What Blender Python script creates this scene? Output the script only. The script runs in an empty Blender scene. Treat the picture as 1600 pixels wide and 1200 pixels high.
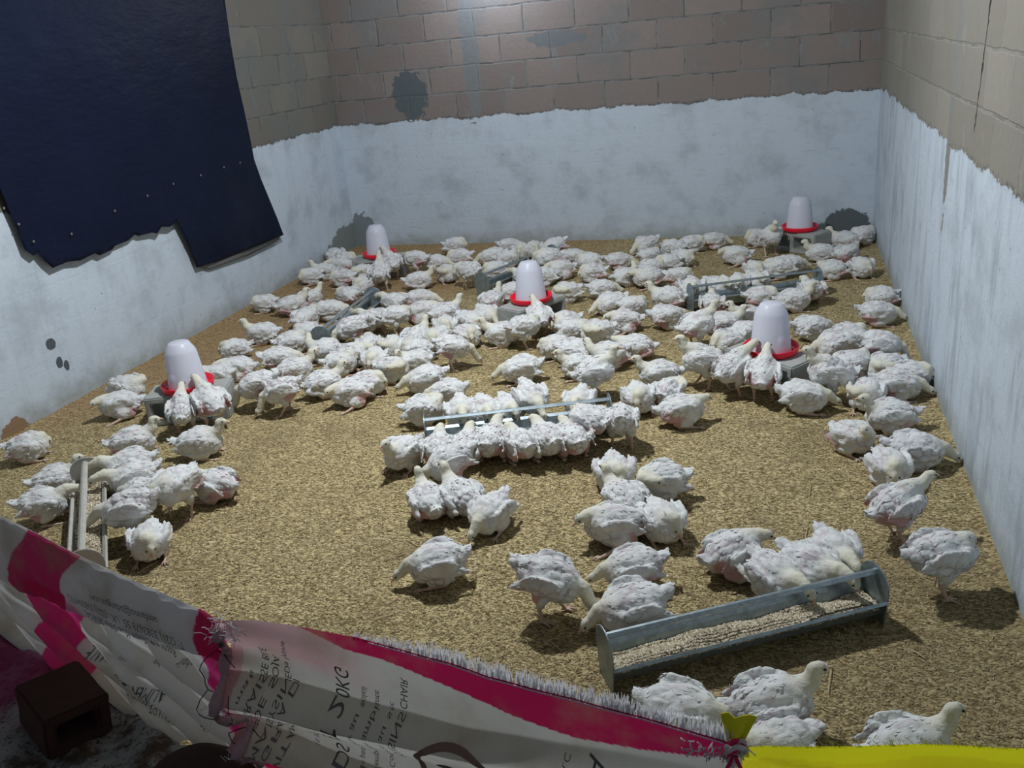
import bpy, bmesh, math, random
import numpy as np
from mathutils import Vector, Matrix, noise, geometry

random.seed(7); RNG = np.random.default_rng(7)
S = bpy.context.scene
COL = S.collection

# ------------------------------------------------ camera, world, light, exposure
cam_d = bpy.data.cameras.new('camera'); cam = bpy.data.objects.new('camera', cam_d); COL.objects.link(cam)
CR = Vector((0.9581328, 0.27250187, -0.08788786)); CU = Vector((-0.02048213, 0.37139689, 0.92824826)); CF = Vector((-0.28559067, 0.88758497, -0.36142896))
CP = Vector((-0.6652, -7.1731, 1.6394))
M = Matrix(((CR.x, CU.x, -CF.x, CP.x), (CR.y, CU.y, -CF.y, CP.y), (CR.z, CU.z, -CF.z, CP.z), (0, 0, 0, 1)))
cam.matrix_world = M
cam_d.sensor_fit = 'HORIZONTAL'; cam_d.sensor_width = 36.0; cam_d.lens = 1392.0 / 1600.0 * 36.0
cam_d.clip_start = 0.05; cam_d.clip_end = 60
S.camera = cam

w = bpy.data.worlds.new('night_sky'); S.world = w; w.use_nodes = True
bg = w.node_tree.nodes['Background']; bg.inputs[0].default_value = (0.50, 0.60, 0.76, 1); bg.inputs[1].default_value = 0.075

LAMP = (-2.10, -3.65, 2.90)
ld = bpy.data.lights.new('bulb_light', 'POINT'); ld.energy = 104; ld.shadow_soft_size = 0.07; ld.color = (0.93, 0.97, 1.0)
lo = bpy.data.objects.new('bulb_light', ld); lo.location = LAMP; COL.objects.link(lo)
# the bulb throws most of its light downward
ad = bpy.data.lights.new('bulb_downlight', 'AREA'); ad.shape = 'DISK'; ad.size = 0.12; ad.energy = 17; ad.color = (0.93, 0.97, 1.0)
ao = bpy.data.objects.new('bulb_downlight', ad); ao.location = (LAMP[0], LAMP[1], LAMP[2] - 0.01); COL.objects.link(ao)
# added light standing in for lens glare on the back wall
ADDED_GLOW = (-2.80, -0.30, 2.30)
l2 = bpy.data.lights.new('added_wall_glow', 'POINT'); l2.energy = 14; l2.shadow_soft_size = 0.05; l2.color = (0.80, 0.88, 1.0)
o2 = bpy.data.objects.new('added_wall_glow', l2); o2.location = ADDED_GLOW; COL.objects.link(o2)

S.view_settings.view_transform = 'Standard'; S.view_settings.look = 'None'
S.view_settings.gamma = 1.0; S.view_settings.use_curve_mapping = False
S.view_settings.exposure = 1.0

# ------------------------------------------------ helpers
def link(o):
    COL.objects.link(o); return o

def mesh_obj(name, verts, faces, mats, parent=None, smooth=True, fmat=None, col=None, uv=None):
    me = bpy.data.meshes.new(name)
    me.from_pydata([tuple(v) for v in verts], [], [tuple(f) for f in faces])
    if not isinstance(mats, (list, tuple)): mats = [mats]
    for m in mats: me.materials.append(m)
    if fmat is not None: me.polygons.foreach_set('material_index', list(fmat))
    me.polygons.foreach_set('use_smooth', [smooth] * len(me.polygons))
    if col is not None:
        a = me.color_attributes.new('tint', 'FLOAT_COLOR', 'POINT')
        a.data.foreach_set('color', np.asarray(col, dtype=np.float32).ravel())
    me.update()
    o = bpy.data.objects.new(name, me); link(o)
    if parent is not None: o.parent = parent
    return o

def tag(o, label=None, cat=None, group=None, kind=None):
    if label: o['label'] = label
    if cat: o['category'] = cat
    if group: o['group'] = group
    if kind: o['kind'] = kind
    return o

class MB:
    """collects simple solids into one mesh"""
    def __init__(s): s.v = []; s.f = []; s.m = []; s.sm = []
    def add(s, v, f, m=0):
        b = len(s.v); s.v += [tuple(p) for p in v]; s.f += [tuple(i + b for i in q) for q in f]; s.m += [m] * len(f)
    def box(s, c, d, m=0, rz=0.0, bev=0.0):
        x, y, z = d[0] / 2, d[1] / 2, d[2] / 2
        R = Matrix.Rotation(rz, 3, 'Z')
        if bev <= 0:
            p = [Vector((i * x, j * y, k * z)) for i in (-1, 1) for j in (-1, 1) for k in (-1, 1)]
            f = [(0, 1, 3, 2), (4, 6, 7, 5), (0, 4, 5, 1), (2, 3, 7, 6), (0, 2, 6, 4), (1, 5, 7, 3)]
        else:
            bm = bmesh.new(); bmesh.ops.create_cube(bm, size=1)
            for v in bm.verts: v.co = Vector((v.co.x * d[0], v.co.y * d[1], v.co.z * d[2]))
            bmesh.ops.bevel(bm, geom=bm.edges[:], offset=bev, segments=2, affect='EDGES')
            bm.verts.index_update()
            p = [v.co.copy() for v in bm.verts]; f = [[v.index for v in q.verts] for q in bm.faces]; bm.free()
        s.add([R @ v + Vector(c) for v in p], f, m)
    def tube(s, pts, r, n=8, m=0, cap=True):
        pts = [Vector(p) for p in pts]
        rr = r if isinstance(r, (list, tuple)) else [r] * len(pts)
        V = []; F = []
        up = Vector((0, 0, 1))
        for i, p in enumerate(pts):
            t = (pts[min(i + 1, len(pts) - 1)] - pts[max(i - 1, 0)]).normalized()
            a = t.cross(up)
            if a.length < 1e-3: a = t.cross(Vector((0, 1, 0)))
            a.normalize(); b = t.cross(a)
            for k in range(n):
                th = 2 * math.pi * k / n
                V.append(p + (a * math.cos(th) + b * math.sin(th)) * rr[i])
        for i in range(len(pts) - 1):
            for k in range(n):
                k2 = (k + 1) % n
                F.append((i * n + k, i * n + k2, (i + 1) * n + k2, (i + 1) * n + k))
        if cap:
            F.append(tuple(range(n))[::-1]); F.append(tuple((len(pts) - 1) * n + k for k in range(n)))
        s.add(V, F, m)
    def lathe(s, prof, n=40, m=0, c=(0, 0, 0)):
        V = []; F = []
        for r, z in prof:
            for k in range(n):
                th = 2 * math.pi * k / n; V.append((c[0] + r * math.cos(th), c[1] + r * math.sin(th), c[2] + z))
        for i in range(len(prof) - 1):
            for k in range(n):
                k2 = (k + 1) % n; F.append((i * n + k, i * n + k2, (i + 1) * n + k2, (i + 1) * n + k))
        s.add(V, F, m)
    def prism(s, poly, y0, y1, axis='x', m=0):
        """extrude 2D polygon (a,z) along axis"""
        n = len(poly)
        if axis == 'x': V = [(y0, a, z) for a, z in poly] + [(y1, a, z) for a, z in poly]
        else: V = [(a, y0, z) for a, z in poly] + [(a, y1, z) for a, z in poly]
        F = [(i, (i + 1) % n, n + (i + 1) % n, n + i) for i in range(n)] + [tuple(range(n))[::-1], tuple(range(n, 2 * n))]
        s.add(V, F, m)
    def build(s, name, mats, parent=None, smooth=False):
        return mesh_obj(name, s.v, s.f, mats, parent, smooth, s.m)

# ------------------------------------------------ node helper
class NT:
    def __init__(s, name, rough=0.8, spec=0.3):
        s.mat = bpy.data.materials.new(name); s.mat.use_nodes = True
        s.t = s.mat.node_tree; s.b = s.t.nodes['Principled BSDF']; s.out = s.t.nodes['Material Output']
        s.b.inputs['Roughness'].default_value = rough; s.b.inputs['Specular IOR Level'].default_value = spec
    def n(s, typ, **kw):
        x = s.t.nodes.new(typ)
        for k, v in kw.items(): setattr(x, k, v)
        return x
    def set(s, sock, v):
        if hasattr(v, 'links') or isinstance(v, bpy.types.NodeSocket): s.t.links.new(v, sock)
        elif isinstance(v, (tuple, list)) and len(v) == 3 and sock.type == 'RGBA': sock.default_value = (*v, 1)
        else: sock.default_value = v
    def math(s, op, a, b=None, c=None, clamp=False):
        x = s.n('ShaderNodeMath', operation=op, use_clamp=clamp)
        s.set(x.inputs[0], a)
        if b is not None: s.set(x.inputs[1], b)
        if c is not None: s.set(x.inputs[2], c)
        return x.outputs[0]
    def mix(s, f, a, b, blend='MIX'):
        x = s.n('ShaderNodeMix', data_type='RGBA', blend_type=blend)
        s.set(x.inputs[0], f); s.set(x.inputs[6], a); s.set(x.inputs[7], b)
        return x.outputs[2]
    def noise(s, vec, scale, detail=3, rough=0.55, col=False):
        x = s.n('ShaderNodeTexNoise'); s.set(x.inputs['Vector'], vec)
        x.inputs['Scale'].default_value = scale; x.inputs['Detail'].default_value = detail; x.inputs['Roughness'].default_value = rough
        return x.outputs['Color' if col else 'Fac']
    def voro(s, vec, scale, out='Distance', feature='F1'):
        x = s.n('ShaderNodeTexVoronoi', feature=feature); s.set(x.inputs['Vector'], vec); x.inputs['Scale'].default_value = scale
        return x.outputs[out]
    def ramp(s, f, lo, hi):
        x = s.n('ShaderNodeMapRange', clamp=True); x.interpolation_type = 'SMOOTHSTEP'
        s.set(x.inputs[0], f); s.set(x.inputs[1], lo); s.set(x.inputs[2], hi); return x.outputs[0]
    def pos(s):
        return s.n('ShaderNodeNewGeometry').outputs['Position']
    def obj(s):
        return s.n('ShaderNodeTexCoord').outputs['Object']
    def xyz(s, v):
        x = s.n('ShaderNodeSeparateXYZ'); s.set(x.inputs[0], v); return x.outputs
    def comb(s, a, b, c):
        x = s.n('ShaderNodeCombineXYZ'); s.set(x.inputs[0], a); s.set(x.inputs[1], b); s.set(x.inputs[2], c); return x.outputs[0]
    def scale(s, v, k):
        x = s.n('ShaderNodeVectorMath', operation='MULTIPLY'); s.set(x.inputs[0], v); x.inputs[1].default_value = k; return x.outputs[0]
    def bump(s, h, strength=0.5, dist=0.01):
        x = s.n('ShaderNodeBump'); x.inputs['Strength'].default_value = strength; x.inputs['Distance'].default_value = dist
        s.set(x.inputs['Height'], h); s.t.links.new(x.outputs[0], s.b.inputs['Normal']); return x
    def color(s, c): s.set(s.b.inputs['Base Color'], c); return s
    def trans(s, fac, col):
        """mix in translucency (cloth, plastic)"""
        tr = s.n('ShaderNodeBsdfTranslucent'); s.set(tr.inputs[0], col)
        mx = s.n('ShaderNodeMixShader'); s.set(mx.inputs[0], fac)
        s.t.links.new(s.b.outputs[0], mx.inputs[1]); s.t.links.new(tr.outputs[0], mx.inputs[2])
        s.t.links.new(mx.outputs[0], s.out.inputs[0]); return mx

def plain(name, c, rough=0.8, spec=0.3, metal=0.0, nscale=40, var=0.15, bump=0.0):
    k = NT(name, rough, spec)
    f = k.noise(k.obj(), nscale, 4)
    k.color(k.mix(f, tuple(x * (1 - var) for x in c), tuple(min(1, x * (1 + var)) for x in c)))
    k.b.inputs['Metallic'].default_value = metal
    if bump: k.bump(f, bump, 0.005)
    return k.mat
# ================================================= SETTING
def wall_mat(name, axis, brick, mortar, wash, phase, patches, wash_z=1.065, seed=0.0, crack=None, streak=0.0, joints=0.8):
    k = NT(name, 0.88, 0.2)
    P = k.xyz(k.pos()); u = P[0] if axis == 'x' else P[1]; z = P[2]
    uz = k.comb(u, z, seed)
    wob = k.math('MULTIPLY', k.math('SUBTRACT', k.noise(uz, 5, 2), 0.5), 0.02)
    uu = k.math('ADD', k.math('ADD', u, phase), wob); zz = k.math('ADD', k.math('SUBTRACT', z, 0.0399), wob)
    bt = k.n('ShaderNodeTexBrick'); bt.offset = 0.5; k.set(bt.inputs['Vector'], k.comb(uu, zz, 0.0))
    bt.inputs['Scale'].default_value = 1; bt.inputs['Brick Width'].default_value = 0.41; bt.inputs['Row Height'].default_value = 0.2033
    bt.inputs['Mortar Size'].default_value = 0.009; bt.inputs['Mortar Smooth'].default_value = 0.5; bt.inputs['Bias'].default_value = 0
    c0 = brick; c1 = tuple(x * 0.72 for x in brick)
    bt.inputs['Color1'].default_value = (*c0, 1); bt.inputs['Color2'].default_value = (*c1, 1); bt.inputs['Mortar'].default_value = (*mortar, 1)
    big = k.noise(uz, 2.2, 4); fine = k.noise(uz, 28, 5, 0.7); grit = k.noise(uz, 160, 3, 0.7)
    bc = k.mix(k.ramp(big, 0.42, 0.62), bt.outputs[0], tuple(x * 0.9 for x in mortar))
    bc = k.mix(k.ramp(big, 0.35, 0.75), bt.outputs[0], bc)
    bc = k.mix(k.math('MULTIPLY', fine, 0.55), bc, tuple(x * 0.62 for x in brick))
    # daubs of mortar smeared over the joints
    sm = k.ramp(k.noise(k.comb(k.math('MULTIPLY', u, 3.0), k.math('MULTIPLY', z, 1.2), seed + 4), 2.0, 4, 0.7), 0.6, 0.66)
    bc = k.mix(k.math('MULTIPLY', sm, 0.7), bc, mortar)
    # thin dark gaps along some joints
    bt2 = k.n('ShaderNodeTexBrick'); bt2.offset = 0.5; k.set(bt2.inputs['Vector'], k.comb(uu, zz, 0.0))
    bt2.inputs['Scale'].default_value = 1; bt2.inputs['Brick Width'].default_value = 0.41; bt2.inputs['Row Height'].default_value = 0.2033
    bt2.inputs['Mortar Size'].default_value = 0.0032; bt2.inputs['Mortar Smooth'].default_value = 0.2
    gap = k.math('MULTIPLY', bt2.outputs['Fac'], k.ramp(k.noise(uz, 9, 3), 0.47, 0.58))
    bc = k.mix(k.math('MULTIPLY', gap, joints), bc, (0.05, 0.05, 0.05))
    # whitewashed dado
    edge = k.math('ADD', k.math('MULTIPLY', k.math('SUBTRACT', k.noise(k.comb(u, seed, 0.0), 4, 2), 0.5), 0.10),
                  k.math('MULTIPLY', k.math('SUBTRACT', k.noise(uz, 24, 5, 0.75), 0.5), 0.075))
    hz = k.math('SUBTRACT', k.math('ADD', wash_z, edge), z)
    wm = k.ramp(hz, 0.0, 0.006)
    wn = k.noise(uz, 3.1, 5, 0.65)
    wc = k.mix(k.ramp(wn, 0.45, 0.72), wash, tuple(x * 0.74 for x in wash))
    st = k.noise(k.comb(k.math('MULTIPLY', u, 6.0), k.math('MULTIPLY', z, 0.9), seed + 2), 2.5, 4, 0.6)
    wc = k.mix(k.math('MULTIPLY', k.ramp(st, 0.48, 0.68), streak), wc, tuple(x * 0.5 for x in wash))
    bl = k.noise(k.comb(k.math('MULTIPLY', u, 1.6), k.math('MULTIPLY', z, 2.6), seed + 7), 6.0, 5, 0.7)
    wc = k.mix(k.math('MULTIPLY', k.ramp(bl, 0.56, 0.74), 0.20), wc, (0.36, 0.42, 0.46))
    sc_ = k.noise(k.comb(k.math('MULTIPLY', u, 1.0), k.math('MULTIPLY', z, 5.0), seed + 9), 5.0, 5, 0.75)
    wc = k.mix(k.math('MULTIPLY', k.ramp(sc_, 0.58, 0.66), 0.34), wc, (0.33, 0.38, 0.42))
    wc = k.mix(k.math('MULTIPLY', fine, 0.25), wc, (0.42, 0.47, 0.52))
    # worn, dirty foot of the wall
    ft = k.math('ADD', z, k.math('MULTIPLY', k.math('SUBTRACT', k.noise(uz, 7, 5, 0.7), 0.5), 0.30))
    wc = k.mix(k.math('MULTIPLY', k.ramp(ft, 0.16, -0.02), 0.75), wc, (0.27, 0.29, 0.27))
    # pits where the wash has flaked
    pit = k.math('MULTIPLY', k.ramp(k.voro(k.comb(k.math('MULTIPLY', u, 1.4), z, seed), 13), 0.085, 0.045), k.ramp(k.noise(uz, 2.4, 2), 0.50, 0.58))
    wc = k.mix(k.math('MULTIPLY', pit, 0.85), wc, (0.10, 0.12, 0.13))
    base = k.mix(wm, bc, wc)
    # dark fringe under the ragged edge
    fr = k.math('MULTIPLY', k.ramp(hz, -0.022, -0.002), k.math('SUBTRACT', 1.0, wm))
    base = k.mix(k.math('MULTIPLY', k.math('MULTIPLY', fr, k.ramp(fine, 0.42, 0.6)), 0.75), base, (0.10, 0.10, 0.10))
    pw = k.noise(uz, 12, 4, 0.65)
    for (pu, pz, ru, rz, pc) in patches:
        a = k.math('DIVIDE', k.math('SUBTRACT', u, pu), ru); b = k.math('DIVIDE', k.math('SUBTRACT', z, pz), rz)
        d = k.math('ADD', k.math('SQRT', k.math('ADD', k.math('MULTIPLY', a, a), k.math('MULTIPLY', b, b))), k.math('MULTIPLY', k.math('SUBTRACT', pw, 0.5), 1.3))
        base = k.mix(k.ramp(d, 1.03, 0.97), base, k.mix(fine, pc, tuple(x * 0.75 for x in pc)))
    if crack:
        (cu, cz, slope, wdt) = crack
        cx = k.math('ADD', k.math('ADD', cu, k.math('MULTIPLY', k.math('SUBTRACT', z, cz), slope)), k.math('MULTIPLY', k.math('SUBTRACT', k.noise(uz, 14, 3), 0.5), 0.07))
        dd = k.math('ABSOLUTE', k.math('SUBTRACT', u, cx))
        cm = k.math('MULTIPLY', k.ramp(dd, wdt, wdt * 0.5), k.ramp(z, cz, cz + 0.02))
        base = k.mix(cm, base, (0.03, 0.03, 0.03))
    k.color(base)
    h = k.math('ADD', k.math('MULTIPLY', k.math('SUBTRACT', 1.0, bt.outputs['Fac']), k.math('SUBTRACT', 0.5, k.math('MULTIPLY', wm, 0.45))), k.math('MULTIPLY', wm, 0.6))
    h = k.math('ADD', h, k.math('ADD', k.math('MULTIPLY', fine, 0.45), k.math('MULTIPLY', grit, 0.18)))
    k.bump(h, 0.55, 0.012)
    return k.mat

BRICK = (0.30, 0.255, 0.235); MORT = (0.225, 0.235, 0.235); WASH = (0.56, 0.64, 0.72)
CEM = (0.19, 0.23, 0.245)
m_back = wall_mat('back_wall_blocks_and_whitewash', 'x', BRICK, MORT, WASH, 2.608 + 0.205,
                  [(-3.62, 1.27, 0.15, 0.20, (0.12, 0.145, 0.155)), (-3.06, 1.62, 0.07, 0.60, (.225, .235, .24)), (-4.22, 0.12, 0.12, 0.20, (0.24, 0.28, 0.29)), (-0.18, 0.09, 0.15, 0.12, (0.13, 0.16, 0.17)),
                   (-2.35, 1.60, 0.22, 0.06, (0.19, 0.205, 0.215))], seed=0.0)
m_left = wall_mat('left_wall_blocks_and_whitewash', 'y', (0.235, 0.215, 0.185), (0.175, 0.19, 0.175), WASH, 0.0,
                  [(-3.62, 0.36, 0.03, 0.03, (0.1, 0.12, 0.14)), (-3.60, 0.25, 0.022, 0.03, (0.1, 0.12, 0.14)), (-3.56, 0.22, 0.02, 0.03, (0.1, 0.12, 0.14)),
                   (-0.15, 0.10, 0.35, 0.14, (0.24, 0.28, 0.27)), (-3.98, 0.03, 0.09, 0.06, (0.30, 0.20, 0.12))], seed=11.0, streak=0.15)
m_right = wall_mat('right_wall_blocks_and_whitewash', 'y', (0.33, 0.31, 0.265), (0.30, 0.295, 0.26), WASH, 0.13,
                   [(-3.0, 1.35, 0.06, 0.6, (0.27, 0.27, 0.25))], wash_z=1.075, seed=23.0, crack=(-3.50, 1.16, -0.16, 0.010), streak=0.55, joints=0.4)

def struct(name, mb, m): return tag(mb.build(name, m), kind='structure')
b = MB(); b.box((-2.15, 0.10, 1.55), (4.71, 0.20, 3.5)); struct('wall_back', b, m_back)
b = MB(); b.box((-4.4065, -4.3, 1.55), (0.20, 8.6, 3.5)); struct('wall_left', b, m_left)
b = MB(); b.box((0.10, -4.3, 1.55), (0.20, 8.6, 3.5)); struct('wall_right', b, m_right)
m_conc = plain('rough_concrete_floor', (0.16, 0.145, 0.13), 0.95, 0.1, nscale=9, var=0.35, bump=0.4)
m_wood = plain('roof_timber', (0.22, 0.15, 0.09), 0.8, nscale=12)
b = MB(); b.box((-2.15, -3.65, 3.22), (4.3, 0.07, 0.12)); struct('trim_1', b, m_wood)
b = MB(); b.box((-2.15, -0.30, 3.22), (4.3, 0.07, 0.12)); struct('trim_2', b, m_wood)

# bulb hanging from the roof timber, out of frame; the back wall holder is added
m_cord = plain('black_cord', (0.02, 0.02, 0.02), 0.5); m_socket = plain('white_socket', (0.7, 0.7, 0.68), 0.4)
for (lx, ly, lz), ll in ((LAMP, 'bare bulb holder hanging on a black cord over the middle of the pen'), (ADDED_GLOW, 'added bulb holder hanging on a black cord close to the back wall')):
    lampo = bpy.data.objects.new('pendant_lamp', None); link(lampo); lampo.location = (lx, ly, lz + .13)
    tag(lampo, ll, 'lamp', 'bulb holders over the pen')
    b = MB(); b.tube([(0, 0, 0.0), (0, 0, 3.16 - lz - .13)], 0.004, 6); b.build('cord', m_cord, lampo)
    b = MB(); b.lathe([(0.001, 0.03), (0.018, 0.025), (0.02, -0.03), (0.016, -0.035), (0.001, -0.035)], 16); b.build('socket', m_socket, lampo)

# ---------------- litter of rice husk on the pen floor
def fence_y(x):
    pts = [(-4.31, -4.90), (-1.83, -5.80), (-0.71, -5.96), (0.01, -5.95)]
    for (x0, y0), (x1, y1) in zip(pts, pts[1:]):
        if x <= x1: return y0 + (y1 - y0) * (x - x0) / (x1 - x0)
    return pts[-1][1]

def ground_h(x, y):
    h = 0.004 * noise.noise(Vector((x * 2.2, y * 2.2, 0))) + 0.0035 * noise.noise(Vector((x * 9, y * 9, 3)))
    e = min(abs(x + 4.3065), abs(x), abs(y))
    return h + 0.02 * math.exp(-e / 0.08) + max(0.0, 0.004 * noise.noise(Vector((x * 24, y * 24, 9))))

k = NT('rice_husk_litter', 0.9, 0.15)
P = k.pos(); X = k.xyz(P)
wv = k.noise(P, 30, 2, col=True)
vv = k.n('ShaderNodeVectorMath', operation='ADD'); k.set(vv.inputs[0], P); k.set(vv.inputs[1], k.scale(wv, (0.02, 0.02, 0.02)))
cell = k.voro(k.scale(vv.outputs[0], (1.0, 1.9, 1.0)), 105, 'Color'); dist = k.voro(k.scale(vv.outputs[0], (1.0, 1.9, 1.0)), 105)
sep = k.n('ShaderNodeSeparateColor'); k.set(sep.inputs[0], cell); rv = sep.outputs[0]
cr = k.n('ShaderNodeValToRGB'); k.set(cr.inputs[0], rv)
cr.color_ramp.elements[0].position = 0.0; cr.color_ramp.elements[0].color = (0.12, 0.085, 0.038, 1)
cr.color_ramp.elements[1].position = 1.0; cr.color_ramp.elements[1].color = (0.66, 0.545, 0.30, 1)
e = cr.color_ramp.elements.new(0.45); e.color = (0.31, 0.245, 0.12, 1)
damp = k.ramp(k.noise(P, 2.3, 4, 0.6), 0.50, 0.68)
cc = k.mix(k.math('MULTIPLY', damp, 0.38), cr.outputs[0], (0.17, 0.125, 0.07))
# older, redder litter toward the left wall and in the near right corner
lf = k.ramp(k.math('ADD', k.math('ADD', X[0], k.math('MULTIPLY', X[1], -0.55)), k.math('MULTIPLY', k.noise(P, 3, 3), 0.5)), -1.35, -2.15)
cc = k.mix(k.math('MULTIPLY', lf, 0.55), cc, (0.30, 0.175, 0.085))
dr = k.ramp(k.noise(k.comb(X[0], X[1], 5.0), 6.5, 4, 0.7), 0.66, 0.76)
cc = k.mix(k.math('MULTIPLY', dr, 0.45), cc, (0.10, 0.08, 0.055))
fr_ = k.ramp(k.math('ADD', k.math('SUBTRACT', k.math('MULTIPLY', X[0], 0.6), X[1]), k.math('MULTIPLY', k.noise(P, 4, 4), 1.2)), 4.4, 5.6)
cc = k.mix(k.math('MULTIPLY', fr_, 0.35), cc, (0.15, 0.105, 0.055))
k.color(cc); k.bump(k.math('ADD', k.math('MULTIPLY', k.math('SUBTRACT', 1.0, dist), 0.7), k.noise(P, 60, 3)), 0.7, 0.006)
m_litter = k.mat
nx, ny = 216, 300
V = []; F = []
for j in range(ny + 1):
    y = -6.1 * j / ny
    for i in range(nx + 1):
        x = -4.3065 + 4.3065 * i / nx
        V.append((x, y, ground_h(x, y) if y > fence_y(x) - 0.012 else -0.03))
for j in range(ny):
    for i in range(nx):
        a = j * (nx + 1) + i; F.append((a, a + nx + 1, a + nx + 2, a + 1))
fm = [1 if V[f[0]][1] < fence_y(V[f[0]][0]) - .0 else 0 for f in F]; q = len(V)
V += [(-4.3065, -8.6, -0.03), (0, -8.6, -0.03), (0, -5.0, -0.035), (-4.3065, -4.6, -0.035)]; F.append((q, q + 1, q + 2, q + 3)); fm.append(1)
tag(mesh_obj('floor', V, F, [m_litter, m_conc], fmat=fm), kind='structure')

# loose husks lying on top, denser toward the front where single husks show
N = 160000
yy = -0.15 - 5.7 * RNG.random(N) ** 0.62; xx = -4.27 + 4.24 * RNG.random(N)
keep = np.array([y > fence_y(x) + 0.02 for x, y in zip(xx, yy)]); xx = xx[keep]; yy = yy[keep]; n = len(xx)
zz = np.array([ground_h(x, y) for x, y in zip(xx, yy)]) + 0.001 + 0.003 * RNG.random(n)
L = 0.0036 + 0.0020 * RNG.random(n); W = L * 0.36; th = RNG.random(n) * 6.283; tl = (RNG.random(n) - 0.5) * 0.9; tr = (RNG.random(n) - 0.5) * 1.2
ct, sn = np.cos(th), np.sin(th)
ax = np.stack([ct * np.cos(tl), sn * np.cos(tl), np.sin(tl)], -1) * L[:, None]
bx = np.stack([-sn * np.cos(tr), ct * np.cos(tr), np.sin(tr)], -1) * W[:, None]
c = np.stack([xx, yy, zz], -1)
hv = np.stack([c - ax, c - bx, c + ax, c + bx, c + np.array([0, 0, 0.0012])], 1).reshape(-1, 3)
hf = np.arange(n)[:, None, None] * 5 + np.array([[0, 1, 4], [1, 2, 4], [2, 3, 4], [3, 0, 4]])[None]
me = bpy.data.meshes.new('loose_husks'); me.vertices.add(len(hv)); me.vertices.foreach_set('co', hv.ravel().astype(np.float32))
hf = hf.reshape(-1, 3); me.loops.add(hf.size); me.loops.foreach_set('vertex_index', hf.ravel().astype(np.int32))
me.polygons.add(len(hf)); me.polygons.foreach_set('loop_start', np.arange(0, hf.size, 3, dtype=np.int32)); me.update(calc_edges=True); me.validate()
k = NT('loose_husk', 0.7, 0.25)
g = k.n('ShaderNodeNewGeometry'); cr = k.n('ShaderNodeValToRGB'); k.set(cr.inputs[0], g.outputs['Random Per Island'])
cr.color_ramp.elements[0].color = (0.15, 0.10, 0.045, 1); cr.color_ramp.elements[1].color = (0.70, 0.61, 0.37, 1)
e = cr.color_ramp.elements.new(0.5); e.color = (0.355, 0.29, 0.15, 1)
X = k.xyz(g.outputs['Position'])
lf = k.ramp(k.math('ADD', k.math('ADD', X[0], k.math('MULTIPLY', X[1], -0.55)), k.math('MULTIPLY', k.noise(g.outputs['Position'], 3, 3), 0.5)), -1.35, -2.15)
c2 = k.mix(k.math('MULTIPLY', lf, 0.45), cr.outputs[0], (0.34, 0.21, 0.11))
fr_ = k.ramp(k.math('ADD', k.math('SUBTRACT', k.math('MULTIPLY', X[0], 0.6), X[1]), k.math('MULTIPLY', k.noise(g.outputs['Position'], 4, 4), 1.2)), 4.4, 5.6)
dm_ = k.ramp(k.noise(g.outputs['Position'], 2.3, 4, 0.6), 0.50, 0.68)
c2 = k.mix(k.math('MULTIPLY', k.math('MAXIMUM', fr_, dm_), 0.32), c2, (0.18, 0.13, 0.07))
k.color(c2)
me.materials.append(k.mat)
hk = link(bpy.data.objects.new('rice_husk_litter', me)); tag(hk, 'loose brown rice husk litter spread over the whole pen floor', 'litter', kind='stuff')
b = MB()
for i in range(220):
    x = -4.2 + 4.1 * random.random(); y = -0.3 - 5.3 * random.random() ** 0.7
    if y < fence_y(x) + 0.05: continue
    a = random.random() * 6.28; l = 0.02 + 0.035 * random.random(); z = ground_h(x, y) + 0.004
    dx, dy = math.cos(a) * l, math.sin(a) * l
    b.tube([(x - dx, y - dy, z), (x, y, z + 0.003), (x + dx, y + dy, z + 0.001)], 0.0017, 4)
tag(b.build('straw_bits', plain('pale_straw', (0.55, 0.46, 0.28), 0.8)), 'thin pale straw bits lying here and there on the litter', 'straw', kind='stuff')
# ================================================= FEEDING TROUGHS
m_galv = NT('galvanised_sheet', 0.38, 0.5)
f = m_galv.noise(m_galv.obj(), 14, 4); sp = m_galv.voro(m_galv.obj(), 60, 'Color'); sx = m_galv.n('ShaderNodeSeparateColor'); m_galv.set(sx.inputs[0], sp)
m_galv.color(m_galv.mix(m_galv.math('MULTIPLY', sx.outputs[0], 0.5), m_galv.mix(f, (0.33, 0.40, 0.43), (0.18, 0.23, 0.26)), (0.46, 0.53, 0.56)))
m_galv.b.inputs['Metallic'].default_value = 0.75; m_galv.set(m_galv.b.inputs['Roughness'], m_galv.math('ADD', 0.28, m_galv.math('MULTIPLY', f, 0.3)))
m_galv = m_galv.mat
m_dust = plain('dusty_galvanised_sheet', (0.45, 0.44, 0.40), 0.7, 0.3, 0.15, 30, 0.25, 0.2)
k = NT('feed_pellets', 0.85, 0.2); o = k.obj(); cv = k.voro(o, 135, 'Color'); sx = k.n('ShaderNodeSeparateColor'); k.set(sx.inputs[0], cv); dv = k.voro(o, 135)
k.color(k.mix(k.ramp(dv, 0.35, 0.62), k.mix(sx.outputs[0], (0.50, 0.43, 0.31), (0.80, 0.73, 0.56)), (0.12, 0.09, 0.06))); k.bump(k.math('SUBTRACT', 1.0, dv), 0.9, 0.004); m_feed = k.mat
k = NT('feed_pellet_loose', 0.8, 0.2); g = k.n('ShaderNodeNewGeometry'); k.color(k.mix(g.outputs['Random Per Island'], (0.44, 0.37, 0.26), (0.86, 0.79, 0.62))); m_pel = k.mat

def shell(prof, t=0.0022):
    """closed thin cross-section from an open profile"""
    out = []
    for i, (a, z) in enumerate(prof):
        p0 = Vector(prof[max(i - 1, 0)]); p1 = Vector(prof[min(i + 1, len(prof) - 1)]); d = (p1 - p0).normalized()
        out.append((a - d.y * t, z + d.x * t))
    return list(prof) + out[::-1]

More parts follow.
